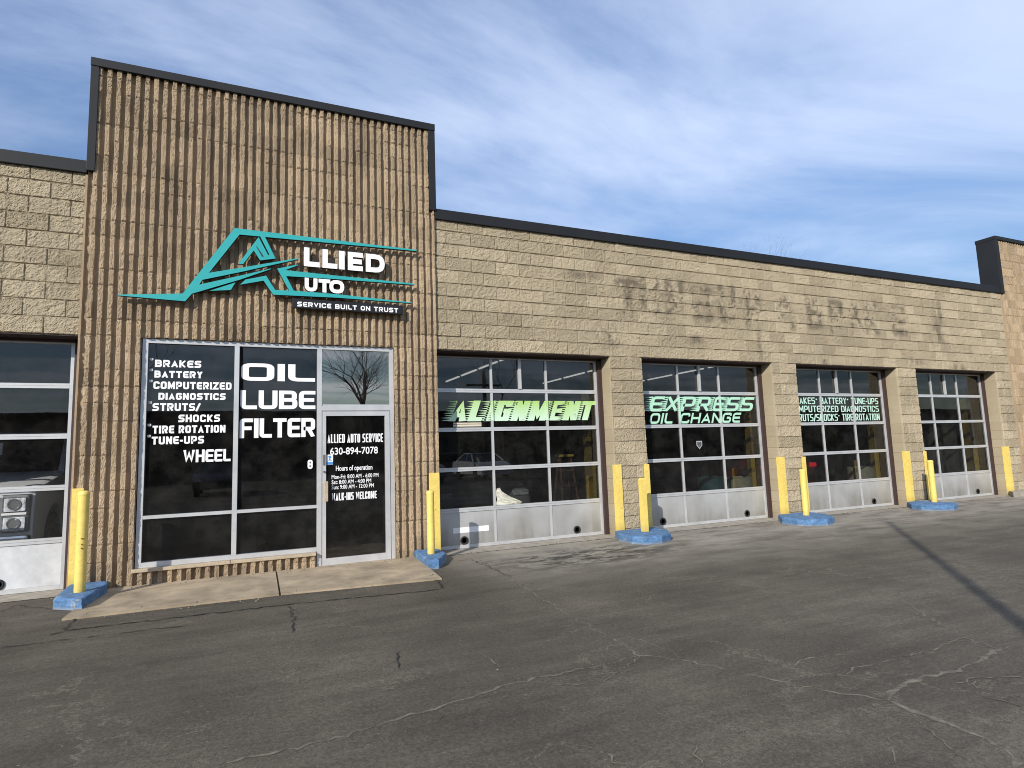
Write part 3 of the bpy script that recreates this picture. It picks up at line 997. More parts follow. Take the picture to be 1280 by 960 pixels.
def tower_stain(U, Z):
    s = fbm(U * 7.0, Z * .35, 4, .6)
    w = np.exp(-((U + 2.66) / .45) ** 2) * sst(3.6, 5.4, Z)
    st = w * sst(.42, .62, s) * .8
    st = np.maximum(st, sst(.55, .8, fbm(U * 3, Z * .5 + 3, 4)) * sst(3.2, 5.5, Z) * .35)
    st = np.maximum(st, sst(4.5, 6.4, Z) * .22 * sst(.3, .7, fbm(U * 4, Z * .8, 3)))
    st = np.maximum(st, sst(.45, .12, Z) * .35 * sst(.35, .7, fbm(U * 9, Z * 6, 3)))
    return np.clip(st, 0, .9)


def pier_stain(U, Z):
    return np.clip(sst(.55, .8, fbm(U * 1.6 + 1, Z * 1.6 + 2, 5, .6)) * .3 + sst(.5, .1, Z) * .35 * fbm(U * 6, Z * 5, 3), 0, .7)


front = lambda y: (lambda U, Z, h: (U, y - h, Z))
XE = 14.62
CB = LT + 9.7 * C       # coping underside


def smooth_fn(U, Z):
    row = np.floor((Z - LT) / C); fz = Z - LT - row * C
    d = np.minimum(fz, C - fz)
    e = sst(.001, .007, d)
    return .004 * e + .0015 * fbm(U * 40, Z * 40, 2), .35 + .4 * hsh(row, row, 2), (1 - sst(.001, .006, d)) * .8


R = Relief()
R.grid(jx(0, XE, .0125), jz(LT, CB + .03, .0125), block_fn, front(0), stain=wall_stain)
for k in range(1, 5):
    xa = k * W + (k - 1) * PW
    xb = xa + PW if k < 4 else XE
    R.grid(jx(xa, xb, .0125), jz(GZ - .02, LT + .003, .0125), block_fn, front(0), stain=pier_stain)
    # smooth reveals of the openings
    R.grid(np.linspace(0, .30, 14), np.arange(GZ - .02, LT + .005, .012), smooth_fn, (lambda xa: (lambda U, Z, h: (xa - h, U, Z)))(xa), stain=pier_stain)
    R.grid(np.linspace(0, .30, 6), np.linspace(GZ - .02, LT, 60), smooth_fn, (lambda xb: (lambda U, Z, h: (xb + h, U, Z)))(xb), stain=pier_stain)
    R.box(xa + .002, xb - .002, .004, .34, GZ - .05, LT)
R.box(0, XE, .004, .34, LT + .001, 4.95)
R.build('block_wall', M['block'], bld)

R = Relief()
R.grid(jx(-8.4, -4.30, .0115), jz(LT, CB + .03, .0115), block_fn, front(0), stain=weather_stain)
R.box(-8.4, -4.33, .004, .34, LT + .001, 4.95)
R.build('block_wall', M['block'], bld)

# ribbed entrance tower
TX0, TX1 = -4.315, 0.02
SX0, SX1, DX0 = -3.70, -0.612, -1.655
R = Relief()
xs = np.concatenate([np.arange(TX0, TX1, .0072), [TX0, TX1, SX0, SX1, DX0]])
zs = np.concatenate([np.arange(GZ - .02, 6.42, .0165), [6.42, LT - .004, .262, GZ - .02]])
R.grid(xs, zs, rib_fn, front(-.006), holes=[(SX0, DX0, .262, LT - .004), (DX0, SX1, 0, LT - .004)], stain=tower_stain)
# jambs and head of the storefront opening
for x, sgn in ((SX0, 1), (SX1, -1)):
    R.grid(np.linspace(-.02, .16, 8), np.linspace(GZ, LT - .004, 120), smooth_fn, (lambda x, sgn: (lambda U, Z, h: (x + sgn * h, U, Z)))(x, sgn), stain=pier_stain)
R.quads([(SX0, -.02, LT - .004), (SX1, -.02, LT - .004), (SX1, .16, LT - .004), (SX0, .16, LT - .004)])
R.box(TX0 + .003, SX0 - .001, .0, .34, GZ - .05, LT)
R.box(SX1 + .001, TX1 - .003, .0, .34, GZ - .05, LT)
R.box(SX0, DX0, .0, .30, GZ - .05, .258)
R.box(TX0 + .003, TX1 - .003, .0, .34, LT, 6.44)
# plain mortared edge strip where the tower meets the wall
R.box(TX0 - .02, TX0 + .002, -.03, .05, GZ - .05, CB)
R.build('ribbed_wall', M['rib'], bld)

# far ribbed tower
R = Relief()
R.grid(np.concatenate([np.arange(XE + .04, 16.0, .0085), [15.25, 16.0]]), np.concatenate([np.arange(GZ - .02, 6.40, .018), [6.42, .5, LT - .004]]), rib_r(XE + .09), front(-.006), stain=tower_stain,
       holes=[(15.25, 18, .5, LT - .004)])
R.box(XE + .04, 15.25, 0, .34, GZ - .05, LT)
R.box(XE + .04, 17.0, 0.004, .34, LT, 6.44)
R.box(XE - .005, XE + .042, -.035, .05, GZ - .05, CB)
R.build('ribbed_wall', M['rib'], bld)
mb = MB(); mb.box(15.25, 17.0, .1, .14, .5, LT); mb.build('pane', M['dglass'], bld)
mb = MB(); mb.box(15.25, 15.31, .06, .15, .45, LT - .01); mb.box(15.31, 17, .06, .15, LT - .07, LT - .01); mb.box(15.31, 17, .06, .15, .45, .52)
mb.build('window_frame', M['alu'], bld)
mb = MB(); mb.box(15.2, 17, 0.0, .3, GZ, .44); mb.build('sill_wall', M['rib'], bld)

# copings (one for each run of parapet)
mb = MB()
seg = np.linspace(.03, XE - .03, 6)
for a, b_ in zip(seg, seg[1:]): mb.box(a, b_ - .004, -.055, .40, CB + .012, 5.19, bev=.006)
mb.build('coping', M['coping'], bld, smooth=False)
mb = MB(); mb.box(-8.4, TX0 - .006, -.055, .40, CB + .012, 5.185, bev=.006); mb.build('coping', M['coping'], bld)
mb = MB()
mb.box(TX0 - .015, TX1 + .03, -.085, .40, 6.41, 6.515, bev=.005)
mb.box(TX0 - .012, TX0 + .075, -.075, .39, 5.06, 6.408, bev=.004)
mb.box(TX1 - .072, TX1 + .028, -.075, .39, 5.15, 6.408, bev=.004)
mb.build('coping', M['coping'], bld)
mb = MB()
mb.box(XE - .03, 17.0, -.085, .38, 6.41, 6.50, bev=.005)
mb.box(XE - .026, XE + .10, -.078, .37, 5.02, 6.408, bev=.004)
mb.build('coping', M['coping'], bld)

# shell: roof, floor, inside walls
mb = MB(); mb.box(-8.4, 17, .345, 12.3, 4.55, 4.75); mb.build('roof', M['inner'], bld)
mb = MB(); mb.box(-8.4, 17, .35, 12.0, GZ + .001, GZ + .012); mb.build('floor', M['ifloor'], bld)
mb = MB(); mb.box(-8.4, 17, 12.0, 12.3, GZ, 4.55); mb.box(-8.7, -8.4, 0, 12.3, GZ, 4.9); mb.box(17, 17.3, 0, 12.3, GZ, 4.5)
mb.box(-4.33, -4.20, .35, 12, GZ, 4.55); mb.box(-.12, 0.0, .35, 12, GZ, 4.55); mb.box(14.5, 14.62, .35, 12, GZ, 4.55)
mb.box(-4.2, -.12, 4.2, 4.3, GZ, 4.55)
mb.box(-8.4, -7.45, .01, .34, GZ, LT)
mb.build('inner_wall', M['inner'], bld)


# ---- bay doors
def bay_door(xa, kind, lower, label):
    DY = .30
    x0, x1 = xa + .075, xa + W - .075
    m1, m2 = xa + 1.01, xa + 1.98
    ob = MB()
    rails = [2.48, 1.88, 1.277, .672]
    ob.box(x0, x0 + .055, DY, DY + .05, .11, 3.04); ob.box(x1 - .055, x1, DY, DY + .05, .11, 3.04)
    for z in rails:
        ob.box(x0 + .056, x1 - .056, DY, DY + .05, z - .031, z - .001)
        ob.box(x0 + .056, x1 - .056, DY + .002, DY + .05, z + .001, z + .029)
    ob.box(x0 + .056, x1 - .056, DY, DY + .05, 2.985, 3.04)
    ob.box(x0 + .056, x1 - .056, DY, DY + .05, .11, .16)
    zz = [.16] + [q for z in reversed(rails) for q in (z - .032, z + .03)] + [2.984]
    for i in range(0, len(zz), 2):
        for m in (m1, m2): ob.box(m - .019, m + .019, DY + .003, DY + .045, zz[i], zz[i + 1])
    d = ob.build('garage_door', M['alu'], bld)
    d['label'] = label
    g = MB(); g.add([(x0 + .03, DY + .024, .69), (x1 - .03, DY + .024, .69), (x1 - .03, DY + .024, 3.02), (x0 + .03, DY + .024, 3.02)], [(0, 1, 2, 3)])
    g.build('pane', M['glass'] if kind >= 0 else M['cleanglass'], d, recalc=False)
    p = MB()
    for a, b_ in ((x0 + .055, m1 - .02), (m1 + .02, m2 - .02), (m2 + .02, x1 - .055)): p.box(a, b_, DY + .012, DY + .045, .161, .640)
    p.build('lower_panel', lower, d)
    if kind >= 0:
        q = MB(); q.box(xa + 1.475, xa + 1.525, DY - .02, DY + .02, 2.512, 3.03); q.build('opener_bracket', M['alu'], d)
    for vx in ((.50, 2.44) if kind in (0, 1) else (2.33,) if kind in (2, 3) else (2.33,)):
        v = MB()
        v.lathe([(.062, 0), (.062, -.012), (.052, -.018), (.040, -.014), (.036, .0)], (xa + vx, DY + .011, .222), 'y', 28)
        vo = v.build('vent', M['rubber'], d, smooth=True)
        v = MB(); v.lathe([(.0, -.003), (.036, -.003)], (xa + vx, DY + .010, .222), 'y', 20)
        v.build('vent_cap', M['steelpost'], vo)
    sl_ = MB(); sl_.box(x0, x1, DY + .005, DY + .04, GZ + .008, .109); sl_.build('rubber_seal', M['rubber'], d)
    j = MB()
    j.box(xa + W - .085, xa + W - .006, .255, .345, GZ, 3.03); j.box(xa + .006, xa + .085, .255, .345, GZ, 3.03)
    j.box(xa + .006, xa + W - .006, .255, .297, 3.005, 3.046)
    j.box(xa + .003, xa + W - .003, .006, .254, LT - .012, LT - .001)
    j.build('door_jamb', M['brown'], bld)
    return d


doors = []
LAB = ['bay door with ALIGNMENT lettering', 'bay door with EXPRESS OIL CHANGE lettering', 'bay door with three lines of service lettering', 'bay door without lettering, next to the second ribbed tower']
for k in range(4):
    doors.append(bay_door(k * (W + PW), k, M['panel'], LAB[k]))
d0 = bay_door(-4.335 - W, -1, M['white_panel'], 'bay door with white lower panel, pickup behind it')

GY = .30 + .021
it = text2d('ALIGNMENT', .30, 2.93, 2.005, 2.325, .066, r=.0, gap=.15, shear=.36, spikes=(9, .15), xs=1.75)
lettering('lettering', it, GY, M['lime'], doors[0])
mb = MB()
for m in (1.01, 1.98): mb = MB(); mb.box(m - .02, m + .02, .2985, .3005, 2.01, 2.32); mb.build('vinyl_patch', M['lime'], doors[0])
xa = W + PW
it = text2d('EXPRESS', xa + .33, xa + 2.88, 2.145, 2.415, .050, r=.22, gap=.18, shear=.40, spikes=(7, .16), xs=1.5)
lettering('lettering', it, GY, M['mint'], doors[1], label='EXPRESS in mint streaked letters')
it = text2d('OIL CHANGE', xa + .33, xa + 2.50, 1.925, 2.115, .040, r=.28, gap=.16, shear=.32)
lettering('lettering', it, GY, M['mint'], doors[1], label='OIL CHANGE in plain mint letters')
mb = MB()
for m in (1.01, 1.98): mb = MB(); mb.box(xa + m - .02, xa + m + .02, .2985, .3005, 1.95, 2.41); mb.build('vinyl_patch', M['mint'], doors[1])
xa = 2 * (W + PW)
it = text2d('*BRAKES* BATTERY* TUNE-UPS', xa + .10, xa + 2.80, 2.285, 2.42, .019, r=.2, gap=.16, xs=1.5)
lettering('lettering', it, GY, M['pale'], doors[2])
it = text2d('COMPUTERIZED DIAGNOSTICS', xa + .12, xa + 2.80, 2.118, 2.25, .019, r=.3, gap=.16, xs=1.5)
lettering('lettering', it, GY, M['pale'], doors[2])
it = text2d('STRUTS/SHOCKS* TIRE ROTATION', xa + .14, xa + 2.80, 1.935, 2.08, .019, r=.25, gap=.16, xs=1.5)
lettering('lettering', it, GY, M['pale'], doors[2])
# small marks on the doors
mb = MB(); mb.box(.37, .83, GY - .002, GY - .001, 1.925, 1.957); mb.box(.37, .83, GY - .002, GY - .001, 1.966, 1.985)
mb.build('sticker', plain('cream_sticker', (.68, .6, .46)), doors[0])
mb = MB(); mb.box(.33, .90, .309, .3105, .335, .415); mb.build('sticker', M['white'], doors[0])
xa = W + PW
mb = MB(); mb.prism([(xa + 1.36, 1.60), (xa + 1.49, 1.60), (xa + 1.49, 1.52), (xa + 1.425, 1.45), (xa + 1.36, 1.52)], 'y', GY - .003, GY - .001)
mb.build('emblem', M['alu'], doors[1])
mb = MB(); mb.prism([(xa + 1.375, 1.585), (xa + 1.475, 1.585), (xa + 1.475, 1.527), (xa + 1.425, 1.472), (xa + 1.375, 1.527)], 'y', GY - .0045, GY - .0035)
mb.build('emblem', M['steelpost'], doors[1])

# ---- storefront
SY = -.004
f = MB()


def fr(x0, x1, z0, z1, d=0.0): f.box(x0, x1, SY + d, SY + .09, z0, z1)


fr(-3.685, -.613, 2.987, 3.04)                 # head
fr(-3.685, -3.625, .305, 2.986)                 # left
fr(-.668, -.613, GZ + .01, 2.986)               # right
fr(-2.665, -2.608, .36, 2.986)                  # mullions
fr(-1.648, -1.588, GZ + .01, 2.986)
fr(-3.624, -2.666, .865, .905); fr(-2.607, -1.649, .865, .905)
fr(-3.624, -2.666, .305, .362); fr(-2.666, -1.649, .305, .359)
fr(-1.587, -.669, 2.150, 2.215); fr(-1.587, -.669, 2.217, 2.235, .012)
sf = f.build('storefront_window', M['alu'], bld)
g = MB()
for a, b_, c_, d_ in ((-3.63, -2.65, .35, .87), (-2.62, -1.64, .35, .87), (-3.63, -2.65, .90, 2.99), (-2.62, -1.64, .90, 2.99)):
    g.add([(a, SY + .04, c_), (b_, SY + .04, c_), (b_, SY + .04, d_), (a, SY + .04, d_)], [(0, 1, 2, 3)])
g.build('pane', M['dglass'], sf, recalc=False)
g = MB(); g.add([(-1.59, SY + .03, 2.23), (-.665, SY + .03, 2.23), (-.665, SY + .03, 2.99), (-1.59, SY + .03, 2.99)], [(0, 1, 2, 3)])
g.build('transom_pane', M['mirror'], sf, recalc=False)
s_ = MB(); s_.box(-3.715, -2.674, -.075, .10, .263, .303, bev=.006); s_.box(-2.668, -1.662, -.075, .10, .263, .303, bev=.006)
s_.build('sill', M['sill'], sf)
LY = SY + .037
TH = .0225
for tx, a, b_, z0, z1 in (('BRAKES', -3.553, -3.046, 2.697, 2.787), ('BATTERY', -3.555, -3.027, 2.565, 2.652), ('COMPUTERIZED', -3.562, -2.695, 2.425, 2.518),
                          ('DIAGNOSTICS', -3.505, -2.761, 2.293, 2.378), ('STRUTS/', -3.564, -3.050, 2.155, 2.250), ('SHOCKS', -3.283, -2.82, 2.015, 2.108),
                          ('TIRE ROTATION', -3.556, -2.756, 1.879, 1.975), ('TUNE-UPS', -3.561, -2.995, 1.747, 1.842)):
    lettering('lettering', text2d(tx, a, b_, z0, z1, TH, r=.24, gap=.17), LY, M['white'], sf)
lettering('lettering', text2d('WHEEL', -3.22, -2.69, 1.517, 1.672, .030, r=.1, gap=.10), LY, M['white'], sf)
lettering('lettering', text2d('OIL', -2.585, -1.672, 2.545, 2.775, .048, r=.20, gap=.10, xs=1.9), LY, M['white'], sf)
lettering('lettering', text2d('LUBE', -2.588, -1.667, 2.175, 2.42, .048, r=.2, gap=.08, xs=1.3), LY, M['white'], sf)
lettering('lettering', text2d('FILTER', -2.592, -1.670, 1.803, 2.055, .048, r=.16, gap=.07, xs=1.12), LY, M['white'], sf)
lettering('lettering', text2d('8', -1.763, -1.699, 1.379, 1.500, .024, r=.4), LY, M['white'], sf)
for z in (2.752, 2.62, 2.484, 2.218, 1.945, 1.812): lettering('bullet_mark', text2d('*', -3.616, -3.566, z, z + .055, .013), LY, M['star'], sf)

# ---- entrance door
f = MB()
f.box(-1.580, -1.533, SY - .008, SY + .05, GZ + .012, 2.14); f.box(-.742, -.675, SY - .008, SY + .05, GZ + .012, 2.14)
f.box(-1.532, -.743, SY - .008, SY + .05, 2.078, 2.14); f.box(-1.532, -.743, SY - .008, SY + .05, GZ + .012, .205)
ed = f.build('entrance_door', M['alu'], bld)
g = MB(); g.add([(-1.54, SY + .02, .19), (-.735, SY + .02, .19), (-.735, SY + .02, 2.09), (-1.54, SY + .02, 2.09)], [(0, 1, 2, 3)])
g.build('pane', M['dglass'], ed, recalc=False)
h = MB(); h.box(-1.562, -1.512, SY - .06, SY - .045, .945, 1.208, bev=.006); h.box(-1.562, -1.545, SY - .046, SY - .009, .96, .985); h.box(-1.562, -1.545, SY - .046, SY - .009, 1.17, 1.195)
h.build('handle', M['sill'], ed)
h = MB(); h.box(-1.570, -1.545, SY - .013, SY - .009, 1.42, 1.56); h.build('lock', M['steelpost'], ed)
h = MB(); h.lathe([(.014, 0), (.014, -.02)], (-1.557, SY - .009, 1.335), 'y', 14)
h.build('lock_cylinder', M['steelpost'], ed)
DYL = SY + .017
lettering('lettering', text2d('ALLIED AUTO SERVICE', -1.513, -.765, 1.713, 1.832, .0165, r=.2, gap=.2), DYL, M['white'], ed)
lettering('lettering', font_text('630-894-7078', -1.478, -.838, 1.553, 1.652, .016), DYL, M['white'], ed)
lettering('lettering', font_text('Hours of operation', -1.403, -.915, 1.315, 1.408, .018), DYL, M['white'], ed)
lettering('lettering', font_text('Mon-Fri: 8:00 AM - 6:00 PM', -1.458, -.833, 1.232, 1.288, .014), DYL, M['white'], ed)
lettering('lettering', font_text('Sat: 8:00 AM - 4:00 PM', -1.458, -.933, 1.163, 1.217, .014), DYL, M['white'], ed)
lettering('lettering', font_text('Sun: 9:00 AM - 12:00 PM', -1.458, -.897, 1.095, 1.15, .014), DYL, M['white'], ed)
lettering('lettering', text2d('WALK-INS WELCOME', -1.456, -.859, .945, 1.045, .0155, r=.12, gap=.2), DYL, M['white'], ed)
mb = MB(); mb.box(-1.525, -1.440, DYL - .001, DYL, 1.423, 1.56, 0); mb.box(-1.523, -1.442, DYL - .003, DYL - .002, 1.426, 1.462, 1)
mb.prism([(-1.505, 1.535), (-1.475, 1.548), (-1.462, 1.522), (-1.482, 1.505), (-1.466, 1.492), (-1.498, 1.488), (-1.492, 1.512)], 'y', DYL - .003, DYL - .002, 1)
mb.box(-1.508, -1.458, DYL - .003, DYL - .002, 1.474, 1.482, 1)
mb.build('sticker', [M['white'], M['stblue']], ed)

# ------------------------------------------------------------------ sign
sg = empty('shop_sign', (-2.1, -.10, 3.5), 'teal angular letter A emblem sign with ALLIED AUTO wording on the ribbed tower', 'sign')
SGY = -.150
EMB = [
    [(-3.939, 3.53), (-3.26, 3.596), (-2.692, 4.508), (-2.36, 4.503), (-.281, 4.479), (-.281, 4.461), (-2.31, 4.432), (-2.632, 4.428), (-2.975, 3.886), (-2.619, 3.985), (-1.912, 4.187),
     (-1.912, 4.172), (-2.618, 3.928), (-3.046, 3.789), (-3.082, 3.724), (-2.617, 3.882), (-2.247, 4.013), (-2.247, 4.004), (-2.617, 3.829), (-3.159, 3.602), (-3.231, 3.50), (-3.939, 3.52)],
    [(-2.643, 4.032), (-2.404, 4.42), (-2.286, 4.19), (-2.268, 4.192), (-2.385, 4.431), (-2.325, 4.431), (-2.194, 4.152), (-2.382, 4.108), (-2.46, 4.232), (-2.584, 4.038)],
    [(-2.965, 3.654), (-2.669, 3.787), (-2.722, 3.684)],
    [(-2.616, 3.763), (-2.552, 3.835), (-2.307, 3.91), (-2.196, 3.728), (-2.023, 3.732), (-2.174, 4.017), (-1.918, 4.097), (-1.912, 4.089), (-2.075, 4.006), (-1.418, 3.991), (-.326, 3.971),
     (-.326, 3.953), (-1.418, 3.941), (-2.061, 3.926), (-1.966, 3.736), (-1.418, 3.731), (-.367, 3.69), (-.367, 3.68), (-1.418, 3.682), (-2.219, 3.662), (-2.337, 3.84)]]


def solid(polys, y, depth, m, parent, name, grow=0.0):
    mb = MB()
    for i, p in enumerate(polys):
        n = len(p)
        yy = y - .0004 * i
        mb.add([(a, yy, b_) for a, b_ in p], [tuple(range(n))], 0)
        mb.add([(a, yy, b_) for a, b_ in p] + [(a, yy + depth, b_) for a, b_ in p], [(k, (k + 1) % n, n + (k + 1) % n, n + k) for k in range(n)], 1)
        mb.add([(a, yy + depth, b_) for a, b_ in p], [tuple(range(n))[::-1]], 1)
    # world coordinates are kept: cancel the parent's offset
    o = mb.build(name, m, parent, recalc=False)
    o.matrix_parent_inverse = Matrix.Translation(-parent.location)
    return o


solid(EMB, SGY, .055, [M['teal'], M['black']], sg, 'emblem')
mb = MB(); mb.prism([(-2.43, 4.287), (-2.359, 4.162), (-2.34, 4.164), (-2.427, 4.296)], 'y', SGY - .003, SGY - .0015)
o = mb.build('emblem_slot', M['black'], sg); o.matrix_parent_inverse = Matrix.Translation(-sg.location)
its = []
TL = .078
for ch, a, b_ in (('L', -1.839, -1.637), ('L', -1.600, -1.404), ('I', -1.385, -1.305), ('E', -1.263, -1.058), ('D', -1.018, -.752)):
    for pts, cl in glyph(ch, b_ - a, .262, .070 if ch != 'I' else .078, .11 if ch == 'D' else 0):
        vs, fs = strip(pts, cl, .070 if ch != 'I' else .078)
        its.append(([(a + x, 4.085 + z) for x, z in vs], fs, len(its) % 3))
o = lettering('lettering', its, SGY, M['white'], sg, depth=.05); o.matrix_parent_inverse = Matrix.Translation(-sg.location)
its = []
for ch, a, b_ in (('U', -1.828, -1.664), ('T', -1.650, -1.497), ('O', -1.510, -1.312)):
    rr = {'U': .07, 'O': .09, 'T': 0}[ch]
    for pts, cl in glyph(ch, b_ - a, .185, .052, rr):
        vs, fs = strip(pts, cl, .052)
        its.append(([(a + x, 3.742 + z) for x, z in vs], fs, len(its) % 3))
o = lettering('lettering', its, SGY, M['white'], sg, depth=.05); o.matrix_parent_inverse = Matrix.Translation(-sg.location)
mb = MB(); mb.box(-1.978, -.500, SGY - .005, SGY + .05, 3.505, 3.632, bev=.004)
pq = mb.build('plaque', M['black'], sg); pq.matrix_parent_inverse = Matrix.Translation(-sg.location)
its = text2d('SERVICE BUILT ON TRUST', -1.921, -.570, 3.525, 3.590, .0155, r=.3, gap=.2)
lettering('lettering', its, SGY - .0075, M['white'], pq)
mb = MB()
for x, z in ((-3.8, 3.53), (-3.3, 3.56), (-2.9, 4.0), (-2.3, 4.46), (-1.4, 4.47), (-.6, 4.465), (-.7, 3.965), (-1.6, 3.965), (-2.1, 3.70), (-1.9, 3.57), (-.6, 3.57), (-1.75, 4.11), (-1.2, 4.11), (-.9, 4.11), (-1.5, 4.11), (-1.74, 3.77), (-1.57, 3.9), (-1.42, 3.76), (-2.5, 4.2), (-2.75, 3.72)):
    mb.tube((x, SGY + .049, z), (x, -.02, z), .006, .006, 6)
o = mb.build('mounting_stud', M['steelpost'], sg); o.matrix_parent_inverse = Matrix.Translation(-sg.location)

# ------------------------------------------------------------------ bollards and corner guards
BO = [
    (-4.09, -.63, 1.255, .052, [(-4.27, -.83), (-3.98, -1.08), (-3.90, -.30), (-3.94, -.05), (-4.30, -.05)], 'yellow steel bollard with bolt marks in a skewed blue base beside the white-panelled bay door', 0),
    (-.25, -.50, 1.04, .05, [(-.42, -1.0), (-.30, -1.0), (-.06, -.55), (-.03, -.12), (-.36, -.05)], 'yellow steel bollard in a chipped blue base between entrance and first bay', 0),
    (3.21, -.47, 1.04, .043, [(2.76, -.42), (2.74, -.78), (2.86, -.97), (3.12, -1.0), (3.40, -.86), (3.62, -.50), (3.66, -.10), (2.90, -.10)], 'yellow square bollard in a rounded blue base between ALIGNMENT and EXPRESS doors', 1),
    (6.70, -.50, 1.03, .055, [(6.12, -.48), (6.10, -.82), (6.25, -1.02), (6.52, -1.08), (6.85, -.95), (7.15, -.55), (7.20, -.10), (6.45, -.10)], 'yellow steel bollard in a rounded blue base beside the three-line lettering door', 0),
    (10.38, -.49, 1.06, .055, [(9.75, -.42), (9.68, -.66), (9.85, -.95), (10.10, -1.02), (10.45, -.90), (10.85, -.50), (10.88, -.10), (10.1, -.10)], 'yellow steel bollard in a worn blue and grey base before the bay door without lettering', 0),
]
for i, (x, y, zt, r, base, lab, sq) in enumerate(BO):
    t = empty('bollard', (x, y, GZ), lab, 'bollard', 'yellow bollards in blue concrete bases')
    mb = MB()
    bm = bmesh.new()
    vs = [bm.verts.new((a - x, b_ - y, 0)) for a, b_ in base]
    fc = bm.faces.new(vs)
    ex = bmesh.ops.extrude_face_region(bm, geom=[fc])
    for v in ex['geom']:
        if isinstance(v, bmesh.types.BMVert): v.co.z += .11
    bmesh.ops.recalc_face_normals(bm, faces=bm.faces)
    bmesh.ops.bevel(bm, geom=[e for e in bm.edges if all(v.co.z > .05 for v in e.verts)], offset=.022, segments=2, affect='EDGES', profile=.5)
    bmesh.ops.triangulate(bm, faces=[f_ for f_ in bm.faces if len(f_.verts) > 4])
    bmesh.ops.subdivide_edges(bm, edges=list(bm.edges), cuts=3, use_grid_fill=True)
    for v in bm.verts:
        n = math.sin(v.co.x * 31 + i) * math.sin(v.co.y * 27) * .5 + random.gauss(0, .35)
        if v.co.z > .02: v.co += Vector((n * .005, n * .004, n * .004))
    mb.bm(bm)
    if i == 4:
        mb.mi = [1 if (sum(mb.v[k][0] for k in f_) / len(f_)) > .12 + .05 * random.random() else 0 for f_ in mb.f]
    mb.build('base', [M['blue'], M['bare']], t)
    mb = MB()
    h = zt - GZ
    if sq:
        mb.prism([(-r, -r), (r, -r), (r, r), (-r, r)], 'z', .09, h - .03)
        mb.prism([(-r * .99, -r * .99), (r * .99, -r * .99), (r * .99, r * .99), (-r * .99, r * .99)], 'z', h - .029, h, inset=[(-r * .6, -r * .8), (r * .9, -r * .8), (r * .9, r * .8), (-r * .6, r * .8)])
        mb.build('post', M['yellow'], t)
    else:
        mb.lathe([(r, .09), (r, h - .045), (r * 1.06, h - .044), (r * 1.06, h - .02), (r * .85, h - .006), (r * .4, h)], (0, 0, 0), 'z', 28)
        mb.build('post', M['yellow'], t, smooth=True)
    if i == 0:
        mb = MB(); mb.lathe([(.007, 0), (.007, -.004)], (.012, -r, .60), 'y', 10); mb.lathe([(.009, 0), (.009, -.004)], (.012, -r, .56), 'y', 10)
        mb.box(.0, .03, -r - .004, -r + .004, .655, .665)
        mb.build('bolt_hole', M['rust'], t)

GU = [(-4.315, -4.205, -1, 'yellow corner guard on the ribbed tower beside the white-panelled bay door', 1.265, -.055), (-.135, -.0 + .018, 1, 'yellow corner guard on the ribbed tower beside the ALIGNMENT door', 1.255, -.055)]
dn = ['ALIGNMENT door', 'EXPRESS door', 'three-line door', 'plain door']
for k in range(1, 5):
    xa = k * W + (k - 1) * PW
    GU.append((xa - .012, xa + .092, -1, ('yellow corner guard at the %s, on the pier shared with the %s' % (dn[k - 1], dn[k])) if k < 4 else 'yellow corner guard on the last pier beside the raised pavement', 1.25, -.034))
    if k < 4: GU.append((xa + PW - .092, xa + PW + .012, 1, 'yellow corner guard at the %s, on the pier shared with the %s' % (dn[k], dn[k - 1]), 1.235, -.034))
for a, b_, sd, lab, zt, yf in GU:
    t = empty('corner_guard', (a if sd < 0 else b_, 0, GZ), lab, 'corner guard', 'yellow steel corner guards on the piers')
    x0, x1 = (0, b_ - a) if sd < 0 else (a - b_, 0)
    mb = MB()
    mb.box(x0, x1, yf - .010, yf, .0, zt - GZ, bev=.002)
    if sd < 0: mb.box(x0, x0 + .010, yf + .0005, .065, .0, zt - GZ)
    else: mb.box(x1 - .010, x1, yf + .0005, .065, .0, zt - GZ)
    mb.build('angle_plate', M['yellow'], t)
    mb = MB()
    xc = (x0 + x1) / 2
    for z in (.25, .65, 1.02): mb.lathe([(.010, 0), (.010, -.004), (.005, -.008)], (xc, yf - .010, z), 'y', 10)
    mb.build('bolt', M['yellow'], t)


# ------------------------------------------------------------------ vehicles
def arc(cy, cz, r, n=9):
    return [(cy - r * math.cos(math.pi * k / n), cz + r * math.sin(math.pi * k / n)) for k in range(n + 1)]


